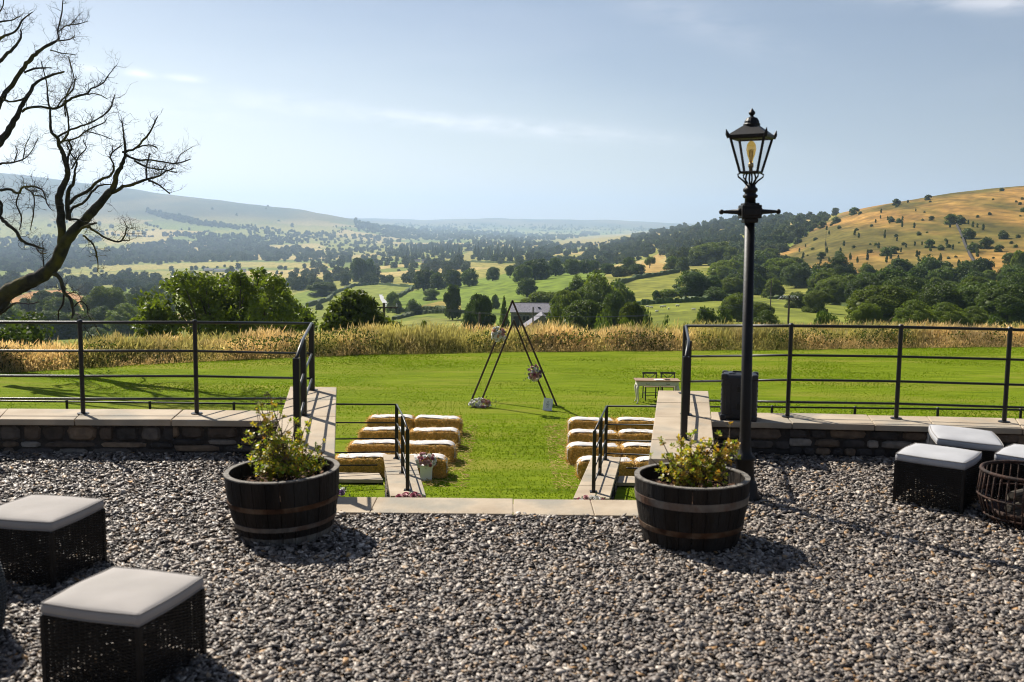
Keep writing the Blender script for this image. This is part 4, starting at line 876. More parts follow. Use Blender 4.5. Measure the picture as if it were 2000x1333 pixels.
def throw_mesh(seed, over_end, over_front, over_back):
    g = random.Random(seed); L_ = LB - .03; nx, ny_ = 34, 16; V_ = []
    ends = (-L_ / 2, L_ / 2 + over_end); w0, w1 = -WB / 2 - over_front, WB / 2 + over_back; ph = g.uniform(0, 6)
    for i in range(nx + 1):
        for j in range(ny_ + 1):
            u = ends[0] + (ends[1] - ends[0]) * i / nx; v = w0 + (w1 - w0) * j / ny_; v += .012 * sin(u * 9 + ph); x, y, z = u, v, HB + .010 + .010 * sin(u * 5.2 + ph) - .055 * max(0, (abs(u) - LB / 2 + .14) / .14) ** 2 * (1 if abs(u) < LB / 2 else 0) - .03 * min(1, abs(2 * v / WB)) ** 3
            if u > LB / 2: z -= .055
            if u > LB / 2: z -= (u - LB / 2); x = LB / 2 + .012 + .01 * sin(v * 30)
            if v < -WB / 2: z -= (-WB / 2 - v); y = -WB / 2 - .012 - .006 * sin(u * 34 + ph)
            if v > WB / 2: z -= (v - WB / 2); y = WB / 2 + .012
            z += .007 * sin(u * 23 + ph + 4 * v) * cos(v * 31) + .012 * abs(sin(u * 9 + v * 14 + ph)); V_.append((x, y, z))
    F_ = [(i * (ny_ + 1) + j, (i + 1) * (ny_ + 1) + j, (i + 1) * (ny_ + 1) + j + 1, i * (ny_ + 1) + j + 1) for i in range(nx) for j in range(ny_)]
    b = MB(); b.add(V_, F_); s = MB()
    for jj in (5, 6, 11):
        loop = [tuple(np.array(V_[i * (ny_ + 1) + jj]) + np.array([0, 0, .006])) for i in range(nx + 1)]; l2 = [tuple(np.array(V_[i * (ny_ + 1) + jj]) * .4 + np.array(V_[i * (ny_ + 1) + jj + 1]) * .6 + np.array([0, 0, .006])) for i in range(nx + 1)]
        s.add(loop + l2, [(i, i + 1, nx + 2 + i, nx + 1 + i) for i in range(nx)])
    fr = b
    for j in range(0, ny_ + 1):
        for e in (0, nx):
            p = np.array(V_[e * (ny_ + 1) + j]); q_ = p + np.array([.02 if e and over_end == 0 else (-.02 if not e else 0), g.uniform(-.006, .006), -.035]); fr.tube([p, q_], .003, 4)
    return b, s, fr
TM = [throw_mesh(31, .17, -.045, .12), throw_mesh(32, 0.0, -.06, .12), throw_mesh(33, .03, -.05, .1)]
def mk_throw(k):
    o = TM[k][0].build('white_throw', M['throw'], smooth=True); md = o.modifiers.new('s', 'SOLIDIFY'); md.thickness = .007; md.offset = 1
    TM[k][1].build('stripe', M['stripe'], o); return o
protoB = [None, None]; protoT = [None] * 3
ordn = ['farthest', 'third', 'second', 'nearest']
for side, sgn in (('left', -1), ('right', 1)):
    for ri, (Y_, xin) in enumerate([(21.12, 1.10 if sgn < 0 else 1.27), (19.76, 1.07 if sgn < 0 else 1.19), (18.48, 1.08 if sgn < 0 else 1.10), (17.30, 1.16 if sgn < 0 else 1.22)]):
        for bi in range(2):
            xc = sgn * (xin + LB / 2 + bi * (LB + .03)); yc = Y_ + WB / 2 + rnd.uniform(-.02, .03) + bi * .02; rz = rnd.uniform(-.025, .025)
            k = (ri + bi) % 2
            if protoB[k] is None: protoB[k] = o = mk_bale(k)
            else: o = copy_tree(protoB[k])
            o.location = (xc, yc, -2.655); o.rotation_euler = (0, 0, rz + (pi if (ri + sgn) % 2 else 0))
            where = ('aisle' if bi == 0 else 'outer'); rown = ['farthest row', 'third row from the steps', 'second row from the steps', 'nearest row to the steps'][ri]
            tag(o, f'golden hay bale at the {where} end of the {rown}, {side} block', 'hay bale', 'hay bales set out as seats')
            tk = 0 if bi == 0 and not (ri == 0 and sgn < 0) else (1 if bi else 2)
            if protoT[tk] is None: protoT[tk] = t = mk_throw(tk)
            else: t = copy_tree(protoT[tk])
            t.location = (xc, yc, -2.655); t.rotation_euler = (0, 0, rz); t.scale = (-sgn, 1, 1)
            tag(t, f'white striped throw over the {where} hay bale, {rown}, {side} block', 'throw', 'white throws on the hay bales')
# stray straw on the grass round the bales
ns = 5200; g = rng; sx = np.where(g.uniform(0, 1, ns) < .5, -1, 1) * (g.uniform(.75, 3.4, ns)); sy = g.uniform(16.6, 22.3, ns); k = g.uniform(0, 1, ns) < np.clip(1.5 - np.abs(np.abs(sx) - 1.1), .15, 1); sx, sy = sx[k], sy[k]; ns = len(sx)
a = g.uniform(0, pi, ns); L_ = g.uniform(.02, .07, ns); w_ = .004; z = -2.64 + g.uniform(.01, .03, ns)
V = np.stack([np.stack([sx - L_ * np.cos(a), sy - L_ * np.sin(a), z], -1), np.stack([sx - L_ * np.cos(a) + w_, sy - L_ * np.sin(a) + w_, z + .006], -1), np.stack([sx + L_ * np.cos(a) + w_, sy + L_ * np.sin(a) + w_, z + .006], -1), np.stack([sx + L_ * np.cos(a), sy + L_ * np.sin(a), z], -1)], 1).reshape(-1, 3)
tag(np_mesh('loose_straw', V, [np.arange(ns * 4).reshape(-1, 4)], M['straw'], col=np.tile((.5, .36, .14), (ns * 4, 1))), 'wisps of straw scattered on the grass round the bales', 'straw', kind='stuff')

# ------------------------------------------------------------------ flowers
def bloom_mesh(seed, col):
    g = random.Random(seed); b = MB(); b.col = tuple(c * .8 for c in col); b.ball((0, 0, 0), .55, 8, 5)
    for ring_, (cnt, el, L_) in enumerate([(7, .15, 1.0), (7, .6, .95), (6, 1.05, .85), (4, 1.4, .75)]):
        for k in range(cnt):
            q = 2 * pi * (k + .5 * (ring_ % 2)) / cnt + g.uniform(-.1, .1); r_ = Vector((cos(q), sin(q), 0)); s_ = Vector((-sin(q), cos(q), 0)); d = r_ * cos(el) + Vector((0, 0, sin(el))); f = g.uniform(.85, 1.15); b.col = tuple(min(.85, c * f) for c in col)
            o = d * .35; m_ = d * L_ * .8; t = d * L_; b.add([o - s_ * .12, m_ - s_ * .38 + Vector((0, 0, .05)), t, m_ + s_ * .38 + Vector((0, 0, .05)), o + s_ * .12], [(0, 1, 2, 3, 4)])
    return b
BLC = {'white_bloom': (.85, .82, .76), 'blush_bloom': (.62, .36, .36), 'rose_bloom': (.42, .13, .18), 'peach_bloom': (.66, .38, .24), 'lilac_bloom': (.30, .17, .34)}
bproto = {}
def flowers(name, label, x, y, z, rx, ry, rz_, r, n_, mix_, seed, leafn=60, trail=0.0, group=None, cat='flower arrangement'):
    g = random.Random(seed); root = thing(name, label, cat, (x, y, z), group=group); pts = []
    for k in range(n_):
        for t in range(30):
            d = Vector((g.gauss(0, 1), g.gauss(0, 1), g.gauss(0, 1))).normalized(); d.y = -abs(d.y) if g.random() < .6 else d.y
            p = Vector((d.x * rx, d.y * ry, d.z * rz_)) * g.uniform(.75, 1)
            if all((p - q).length > r * 1.25 for q in pts): break
        pts.append(p); kn = g.choice(mix_)
        if kn not in bproto: bproto[kn] = bloom_mesh(len(bproto) + 1, BLC[kn]).build(kn, M['bloom'], root, useattr=True); o = bproto[kn]
        else: o = bproto[kn].copy(); COL.objects.link(o); o.parent = root
        o.location = p; s = r * g.uniform(.8, 1.3); o.scale = (s, s, s); dd = Vector((p.x / rx, p.y / ry, p.z / rz_ + .5)).normalized(); o.rotation_euler = dd.to_track_quat('Z', 'Y').to_euler()
    V_ = []
    for k in range(leafn):
        d = Vector((g.gauss(0, 1), g.gauss(0, 1), g.gauss(0, 1))).normalized(); f = g.uniform(.6, 1.15) + (trail * g.random() if g.random() < .4 else 0); p = Vector((d.x * rx, d.y * ry, d.z * rz_)) * f; L_ = r * g.uniform(.6, 1.3); s_ = d.orthogonal().normalized(); t_ = (d + Vector((g.gauss(0, .6), g.gauss(0, .6), g.gauss(0, .6)))).normalized()
        V_ += [p, p + t_ * L_ * .5 + s_ * L_ * .3, p + t_ * L_, p + t_ * L_ * .5 - s_ * L_ * .3]
    np_mesh('foliage', np.array([tuple(v) for v in V_]), [np.arange(len(V_)).reshape(-1, 4)], M['green'], root); return root
WM = ['white_bloom', 'white_bloom', 'white_bloom', 'blush_bloom', 'peach_bloom']; PM = ['blush_bloom', 'rose_bloom', 'white_bloom', 'blush_bloom']
# arch: two nested timber triangles
root = thing('wedding_arch', 'tall dark timber arch of two nested triangles on the lawn', 'arch', (0, 24.87, -2.65))
def at_l(px, py, Y_): p = atY(px, py, Y_); return (p[0], Y_ - 24.87, p[2] + 2.65)
for nm, pts, Y_ in (('outer_triangle', [(917, 791), (1001, 588), (1088, 793)], 24.87), ('inner_triangle', [(940, 785), (1003.5, 626), (1068, 782)], 25.5)):
    L_, T_, R__ = [Vector(at_l(px, py, Y_)) for px, py in pts]; L_.z = R__.z = -.01
    for a_, b_ in ((L_, T_), (R__, T_)):
        b = MB(); d = (b_ - a_); mm = d.to_track_quat('Z', 'Y').to_matrix(); c_ = (a_ + b_) / 2; b.box(tuple(c_), (.062, .045, d.length + .03), mtx=mm); b.build(nm + '_leg', M['arch'], root, bevel=.004)
for (nm, lab, px, py, Y_, rx, rz_, n_, mx, seed, lf, tr) in [('floral_spray', 'white and peach flower cluster high on the left leg of the arch', 974, 653, 24.80, .17, .19, 34, WM, 1, 60, .3), ('floral_spray', 'pink and white flower cluster on the right leg of the arch', 1044, 728, 25.4, .16, .20, 32, PM + ['white_bloom', 'lilac_bloom'], 2, 110, 1.1),
                                                ('floral_spray', 'white flowers with trailing greenery on the grass at the arch foot', 938, 797, 24.6, .26, .14, 30, WM, 3, 130, .9)]:
    p = atY(px, py, Y_); flowers(nm, lab, p[0], Y_ - .06, max(p[2], -2.56), rx, .12, rz_, .052, n_, mx, seed, lf, tr)
for (lab, px, py, z_, rx, n_, mx, seed) in [('pink roses and white blooms at the foot of the left lower wall', 802, 973, -1.58, .20, 20, PM, 11), ('pink roses and white blooms at the foot of the right lower wall', 1152, 976, -1.58, .19, 18, PM, 12), ('lilac and white blooms on the turf behind the left barrel', 664, 969, -1.60, .14, 9, ['lilac_bloom', 'white_bloom'], 13)]:
    p = atY(px, 973, 11.64) if py > 970 else onz(px, py, z_); flowers('floral_spray', lab, p[0], p[1], min(p[2], -1.49) if py > 970 else z_, rx, .09, .09, .045, n_, mx, seed, 40, .2)
p = onz(831, 940, -2.65); pl = thing('planter_box', 'square white planter box in front of the nearest left bale', 'planter', (p[0], p[1] + .12, -2.65), .1)
b = MB(); b.box((0, 0, .13), (.20, .20, .26), taper=1.12); b.box((0, 0, .265), (.235, .235, .02)); b.build('box', M['whitepaint'], pl, bevel=.006)
flowers('flower_bouquet', 'mound of white hydrangeas and pink roses filling the white planter', p[0], p[1] + .12, -2.65 + .34, .19, .15, .13, .045, 34, ['white_bloom', 'white_bloom', 'white_bloom', 'blush_bloom', 'rose_bloom'], 21, 70, .5)
# framed notice
p = onz(1067, 803, -2.65); root = thing('framed_sign', 'small framed white sign leaning on the inner leg of the arch', 'sign', (p[0] + .02, p[1] + .02, -2.645)); root.rotation_euler = (radians(-14), radians(9), radians(8))
b = MB(); b.box((0, .01, .15), (.215, .012, .30)); b.build('backboard', M['silver'], root)
b = MB()
for s in (-1, 1): b.box((s * .104, 0, .15), (.022, .02, .31)); b.box((0, 0, .15 + s * .145), (.186, .02, .022))
b.build('frame', M['silver'], root, bevel=.003)
MB().box((0, .002, .15), (.186, .006, .268)).build('card', M['paper'], root)
b = MB()
for k in range(14): q = 2 * pi * k / 14; b.box((.034 * cos(q), -.003, .15 + .046 * sin(q)), (.012, .002, .012))
b.box((0, -.003, .15), (.03, .002, .035)); b.box((0, -.003, .075), (.08, .002, .006)); b.box((0, -.003, .225), (.06, .002, .006)); b.build('printed_wreath', M['ink'], root)

# ------------------------------------------------------------------ signing table and chairs
Yt = 25.3; xl, xr = atY(1243, 760, Yt)[0], atY(1327, 760, Yt)[0]; ztop = atY(1285, 744, Yt)[2] + 2.65; root = thing('side_table', 'cream two drawer table with curved legs and brown top on the lawn', 'table', ((xl + xr) / 2, Yt + .22, -2.65)); Wt = xr - xl
MB().box((0, 0, ztop - .012), (Wt + .05, .48, .028)).build('tabletop', M['tabletop'], root, bevel=.006)
MB().box((0, 0, ztop - .085), (Wt - .04, .42, .12)).build('apron', M['cream'], root, bevel=.003)
for s in (-1, 1):
    d = MB(); d.box((s * Wt * .235, -.212, ztop - .085), (Wt * .43, .012, .085)); dd = d.build('drawer', M['cream'], root, bevel=.003)
    MB().tube([(s * Wt * .235 - .05, -.218, ztop - .075), (s * Wt * .235 - .04, -.235, ztop - .092), (s * Wt * .235 + .04, -.235, ztop - .092), (s * Wt * .235 + .05, -.218, ztop - .075)], .005, 6).build('handle', M['iron'], dd)
    for t in (-1, 1):
        x0, y0 = s * (Wt / 2 - .05), t * .18; zz = ztop - .14
        MB().tube([(x0, y0, zz + .01), (x0 + s * .025, y0 + t * .012, zz * .8), (x0 + s * .012, y0, zz * .55), (x0 - s * .012, y0, zz * .25), (x0 + s * .005, y0, zz * .08), (x0 + s * .028, y0 + t * .02, .0)], [.034, .036, .026, .017, .016, .024], 10).build('leg', M['cream'], root, smooth=True)
pbk = atY(1288, 745, Yt); b = MB(); b.box((0, 0, .008), (.22, .16, .016)); bk = b.build('book', M['paper']); bk.location = (pbk[0], Yt + .12, -2.65 + ztop + .003); bk.rotation_euler = (0, 0, .2); tag(bk, 'pale closed book lying on the cream table', 'book')
b = MB(); b.box((0, 0, .008), (.13, .09, .012)); b.tube([(-.06, 0, .018), (.06, .01, .018)], .005, 6); bk = b.build('pen_tray', M['blackwood']); bk.location = (atY(1305, 745, Yt)[0], Yt + .10, -2.65 + ztop + .003); tag(bk, 'small dark pen tray lying on the cream table', 'pen tray')
def chair():
    root = thing('cross_back_chair', '', 'chair'); Hc = .84; Hs = .44
    MB().box((0, 0, Hs), (.40, .38, .03)).build('seat', M['seatwood'], root, bevel=.01)
    for sx in (-1, 1):
        MB().box((sx * .175, -.16, Hs / 2 - .01), (.03, .03, Hs - .02)).build('leg', M['blackwood'], root)
        MB().tube([(sx * .175, .21, 0), (sx * .175, .17, Hs), (sx * .178, .20, Hc)], .016, 8).build('leg', M['blackwood'], root)
    MB().box((0, .20, Hc - .015), (.41, .025, .055)).build('top_rail', M['blackwood'], root, bevel=.008)
    b = MB(); b.tube([(-.165, .175, Hs + .07), (0, .185, Hs + .21), (.165, .195, Hc - .03)], .011, 6); b.tube([(.165, .175, Hs + .07), (0, .19, Hs + .21), (-.165, .195, Hc - .03)], .011, 6); b.box((0, .175, Hs + .06), (.34, .02, .03)); b.build('cross_slats', M['blackwood'], root)
    b = MB(); b.box((0, -.16, .17), (.33, .018, .018)); b.box((0, .19, .2), (.33, .018, .018)); 
    for sx in (-1, 1): b.box((sx * .175, .02, .22), (.018, .34, .018))
    b.build('stretcher', M['blackwood'], root); return root
c0 = chair()
for i, (px, lab) in enumerate([(1271, 'black cross back chair behind the left half of the cream table'), (1305, 'black cross back chair behind the right half of the cream table')]):
    o = c0 if i == 0 else copy_tree(c0); o.location = (atY(px, 760, 26.0)[0], 25.98, -2.65); zt_ = atY(px, 727, 26.18)[2] + 2.65; o.scale = (.98, 1, zt_ / .855); o.rotation_euler = (0, 0, .06 - .1 * i); tag(o, lab, 'chair', 'cross back chairs at the signing table')

# a few fallen leaves on the slate
lf = MB(); lf.add([(0, -.028, .002), (.014, -.01, .008), (.016, .01, .006), (0, .03, .01), (-.015, .012, .012), (-.013, -.01, .004)], [(0, 1, 2, 3, 4, 5)])
lf0 = None; gq = random.Random(12)
M['dryleaf'] = mat('dry_leaf', (.38, .17, .035), (.5, .28, .07), rough=.7)
for k, (px, py, lab) in enumerate([(852, 1016, 'orange fallen leaf on the gravel just below the threshold, left of centre'), (942, 1021, 'tan fallen leaf on the gravel below the middle of the threshold'), (1046, 1012, 'orange fallen leaf against the edge of the threshold'), (255, 945, 'tan fallen leaf on the gravel behind the left footstools'), (470, 1120, 'brown fallen leaf on the gravel left of the left barrel foot'), (760, 1190, 'brown fallen leaf in the middle of the open gravel'), (1700, 1130, 'tan fallen leaf on the gravel in front of the right footstools'), (1140, 1270, 'orange fallen leaf on the gravel at the bottom of the view')]):
    o = lf.build('fallen_leaf', M['dryleaf']) if lf0 is None else lf0.copy()
    if lf0 is None: lf0 = o
    else: COL.objects.link(o)
    p = onz(px, py, .02); o.location = (p[0], p[1], .030); o.rotation_euler = (gq.uniform(-.3, .3), gq.uniform(-.3, .3), gq.uniform(0, 6)); s = gq.uniform(.5, .9); o.scale = (s, s, s); tag(o, lab, 'leaf', 'fallen leaves on the gravel')

# ------------------------------------------------------------------ the dead tree
def wp(px, py, dy=0.0): return atY(px, py, 31.0 + dy)
root = thing('dead_tree', 'bare dead tree with mossy crooked limbs leaning in from the left', 'tree', (-20.5, 31.0, -2.7))
PXM = 31.2 / FO * .67
BR = [[(-190, 760, 66), (-150, 700, 58), (-100, 655, 52), (-60, 625, 48), (0, 583, 45), (40, 558, 42), (85, 537, 39), (108, 515, 37), (125, 480, 33), (150, 445, 28), (180, 415, 24), (205, 385, 21), (222, 365, 17), (228, 340, 13), (238, 322, 11), (245, 300, 8), (243, 275, 6), (240, 250, 4), (238, 236, 3)],
 [(-100, 668, 30), (-50, 640, 26), (0, 605, 22), (20, 580, 18), (60, 562, 11), (85, 548, 6)],
 [(120, 490, 22), (120, 445, 23), (117, 400, 21), (115, 385, 20), (128, 355, 17), (132, 335, 15), (125, 305, 13), (118, 290, 11), (112, 272, 9), (100, 255, 7), (98, 220, 6), (93, 190, 4.5), (91, 160, 3.5), (80, 120, 2)],
 [(134, 430, 15), (132, 380, 12), (142, 360, 9), (146, 335, 6), (150, 318, 4.5), (138, 300, 4), (130, 280, 3)],
 [(130, 402, 11), (150, 385, 10), (175, 371, 9), (190, 355, 8), (215, 343, 7), (223, 325, 5), (215, 308, 5), (222, 296, 4), (238, 284, 3)],
 [(136, 414, 9), (145, 405, 8), (165, 395, 7), (180, 375, 6), (198, 362, 5), (218, 361, 3)],
 [(218, 376, 12), (240, 366, 10), (265, 359, 9), (290, 350, 7), (310, 345, 5), (325, 334, 4), (342, 329, 2)], [(290, 353, 5), (308, 360, 4.5), (332, 379, 3.5)],
 [(244, 302, 7), (265, 312, 6), (290, 313, 5), (310, 315, 5), (345, 320, 4), (372, 311, 3)], [(345, 319, 3), (353, 302, 2.5), (376, 287, 2)], [(262, 314, 6), (290, 328, 5), (320, 332, 4), (345, 338, 3)],
 [(240, 298, 8), (265, 290, 6.5), (278, 276, 6), (293, 258, 5), (308, 228, 3)], [(266, 290, 5), (290, 283, 4), (308, 290, 3)],
 [(286, 350, 5), (286, 325, 4.5), (292, 300, 3.5)], [(312, 344, 4), (322, 325, 3), (328, 338, 2)],
 [(113, 285, 6), (132, 262, 6), (133, 230, 5), (128, 195, 3.5), (141, 160, 2.5), (134, 112, 2)], [(128, 228, 4), (128, 190, 3), (150, 150, 2)],
 [(112, 268, 6), (138, 254, 6), (165, 245, 5), (195, 230, 4), (215, 213, 4), (224, 185, 2.5)], [(120, 277, 5), (150, 270, 4.5), (168, 256, 4), (202, 240, 3), (208, 232, 2)], [(165, 256, 3), (190, 262, 3), (220, 273, 2)],
 [(130, 330, 8), (135, 300, 6), (140, 290, 5), (133, 272, 4)], [(140, 330, 5), (155, 305, 4), (168, 290, 3), (162, 275, 2.5)],
 [(-90, 400, 34), (-30, 312, 26), (0, 278, 22), (20, 252, 18), (35, 222, 14), (46, 200, 12), (58, 182, 10), (68, 164, 8), (95, 150, 7), (126, 140, 5)],
 [(42, 218, 7), (55, 211, 8), (80, 209, 7), (110, 212, 7), (130, 199, 8), (150, 188, 7), (170, 184, 6), (178, 174, 5), (200, 164, 4), (212, 147, 3), (229, 127, 2)], [(170, 185, 4), (190, 184, 3), (210, 194, 2)],
 [(110, 212, 5), (120, 197, 4), (142, 176, 4), (144, 150, 3), (134, 110, 2)],
 [(-70, 330, 22), (-20, 240, 18), (5, 190, 15), (22, 168, 13), (42, 138, 12), (60, 115, 12), (80, 98, 9), (102, 85, 8), (114, 76, 5), (113, 60, 4), (120, 30, 4), (123, 2, 3), (125, -25, 2)],
 [(112, 80, 5), (135, 78, 3.5), (146, 70, 2.5)], [(113, 64, 3), (130, 50, 3.5), (150, 48, 3), (171, 42, 2)], [(134, 52, 3), (150, 35, 2), (161, 24, 1.5)], [(48, 142, 6), (70, 134, 6), (100, 133, 3)], [(98, 98, 4), (120, 104, 3), (147, 107, 2)],
 [(5, 195, 6), (22, 199, 6), (45, 194, 6), (60, 184, 5)],
 [(-60, 120, 12), (-10, 82, 9), (10, 70, 7), (30, 62, 5.5), (45, 38, 4.5), (64, 24, 2.5)], [(-30, 60, 6), (0, 44, 5), (22, 40, 4), (40, 32, 3)], [(-40, 60, 5), (2, 20, 4), (6, -10, 3)],
 [(-60, 200, 14), (-10, 132, 10), (10, 110, 9.5), (30, 90, 8), (41, 74, 6), (40, 58, 4)],
 [(-80, 300, 10), (-40, 330, 9), (0, 320, 7), (20, 319, 5), (45, 312, 4), (60, 298, 3), (75, 270, 2)], [(28, 316, 4), (34, 295, 3), (30, 285, 2)], [(45, 312, 3), (50, 285, 2.5), (58, 268, 2)],
 [(-60, 390, 11), (-10, 366, 9), (0, 372, 8), (20, 370, 7.5), (35, 378, 7), (45, 366, 6), (68, 365, 5.5), (84, 374, 4), (92, 398, 3.5), (101, 410, 2)], [(37, 378, 4), (32, 400, 4), (42, 425, 4), (38, 450, 2)], [(50, 368, 4), (66, 382, 4), (65, 420, 3.5), (59, 450, 2)], [(66, 382, 3), (80, 384, 2.5), (90, 390, 2)],
 [(-60, 360, 10), (-5, 390, 9), (2, 410, 9), (0, 425, 10), (15, 438, 10), (30, 450, 9), (42, 470, 8.5), (65, 480, 7), (86, 486, 4)], [(70, 482, 5), (76, 492, 4), (90, 496, 2)],
 [(150, 440, 8), (172, 443, 7), (185, 452, 6.5), (205, 464, 6), (231, 473, 6), (243, 462, 4.5), (248, 446, 3.5), (262, 448, 2)], [(236, 470, 3.5), (254, 470, 2.5)], [(249, 446, 3), (243, 433, 2)],
 [(162, 460, 6), (182, 478, 5), (190, 505, 4), (191, 531, 2.5)], [(150, 452, 9), (172, 440, 8), (188, 436, 5)],
 [(135, 430, 8), (150, 429, 6), (165, 436, 5)],
 [(98, 530, 14), (118, 545, 12), (124, 570, 9.5), (138, 585, 9), (143, 610, 8), (140, 622, 4)], [(124, 560, 7), (124, 590, 6), (115, 608, 4.5), (114, 626, 3)], [(143, 600, 5), (158, 589, 4), (170, 600, 3.5), (172, 615, 3), (188, 640, 2)], [(128, 575, 4), (150, 572, 3), (160, 590, 2)],
 [(150, 612, 4), (160, 622, 3), (178, 618, 2.5), (193, 650, 1.5)], [(0, 614, 7), (18, 600, 7), (32, 592, 5), (55, 594, 4), (76, 590, 3)], [(88, 545, 6), (84, 500, 3), (84, 480, 2)], [(150, 620, 3), (180, 660, 2)]]
gd = random.Random(17)
def to3(br, idx):
    dy0 = gd.uniform(-1.2, 1.2) if idx > 2 else 0.0; n_ = len(br); out = []
    for i, (x, y, w) in enumerate(br):
        t = i / max(1, n_ - 1); p = wp(x, y, dy0 * t if br[0][2] > 0 else 0); out.append((Vector(p) - Vector((-20.5, 31.0, -2.7)), w * .5 * PXM))
    return out
def smooth_path(P, k=4):
    out = []
    for i in range(len(P) - 1):
        p0, p1, p2, p3 = P[max(i - 1, 0)][0], P[i][0], P[i + 1][0], P[min(i + 2, len(P) - 1)][0]
        for j in range(k):
            t = j / k; q = .5 * ((2 * p1) + (p2 - p0) * t + (2 * p0 - 5 * p1 + 4 * p2 - p3) * t * t + (3 * p1 - p0 - 3 * p2 + p3) * t ** 3)
            r = P[i][1] * (1 - t) + P[i + 1][1] * t; out.append((q + Vector((gd.gauss(0, 1), gd.gauss(0, 1), gd.gauss(0, 1))) * min(r * .22, .012), r * gd.uniform(.92, 1.1)))
    out.append(P[-1]); return out
tk = MB(); lm = MB(); tw = MB(); seeds = []
for i, br in enumerate(BR):
    P_ = smooth_path(to3(br, i)); (tk if i == 0 else lm).tube([p for p, r in P_], [max(r, .008) for p, r in P_], 10 if br[0][2] > 14 else 6)
    for (p, r), (p2, r2) in zip(P_[:-1], P_[1:]):
        if r < .15: seeds.append((p.lerp(p2, gd.random()), (p2 - p).normalized(), r, p.z))
def twig(p, d, L, r, depth):
    n_ = 6; pts = [p]; q = p.copy(); dd = d.copy()
    for i in range(n_):
        dd = (dd + Vector((gd.gauss(0, .42), gd.gauss(0, .42), gd.gauss(.08, .42)))).normalized(); q = q + dd * L / n_; pts.append(q.copy())
        if depth > 0 and gd.random() < .42: twig(q.copy(), (dd + Vector((gd.gauss(0, .7), gd.gauss(0, .7), gd.gauss(.1, .7)))).normalized(), L * gd.uniform(.35, .7), r * .6, depth - 1)
    tw.tube(pts, [r, r * .9, r * .8, r * .68, r * .55, r * .45, r * .3], 3, cap=False)
for p, d, r, z in seeds:
    k = .68 if r < .06 else .25
    if z < 2.2: k *= .35
    for _ in range(2 if r < .03 else 1):
        if gd.random() > k: continue
        nd = (d * .5 + Vector((gd.gauss(0, .7), gd.gauss(0, .7), gd.gauss(.25, .6)))).normalized(); twig(p, nd, gd.uniform(.2, .66), min(r * .4, .0085), 2 if r < .08 else 1)
tk.build('trunk', M['bark'], root, smooth=True); lm.build('limbs', M['bark'], root, smooth=True); tw.build('twigs', M['bark'], root)

ORD = 'first second third fourth fifth sixth seventh eighth ninth tenth eleventh twelfth thirteenth fourteenth fifteenth sixteenth seventeenth eighteenth nineteenth twentieth'.split(); ORD += ['twenty-' + w for w in ORD[:9]] + ['thirtieth'] + ['thirty-' + w for w in ORD[:9]]
def by_place(items, noun, bands):
    """items: (object, px, py); names each by its band of the slope and its turn from the left"""
    for lo_, hi_, where in bands:
        row = sorted([it for it in items if lo_ <= it[2] < hi_], key=lambda t: t[1])
        for k, it in enumerate(row): it[0]['label'] = f'{ORD[k]} {noun} from the left on the {where}'
BANDS = [(0, 415, 'golden hill near its skyline'), (415, 455, 'upper golden slope'), (455, 490, 'middle golden slope'), (490, 700, 'lower golden slope')]
placed = []
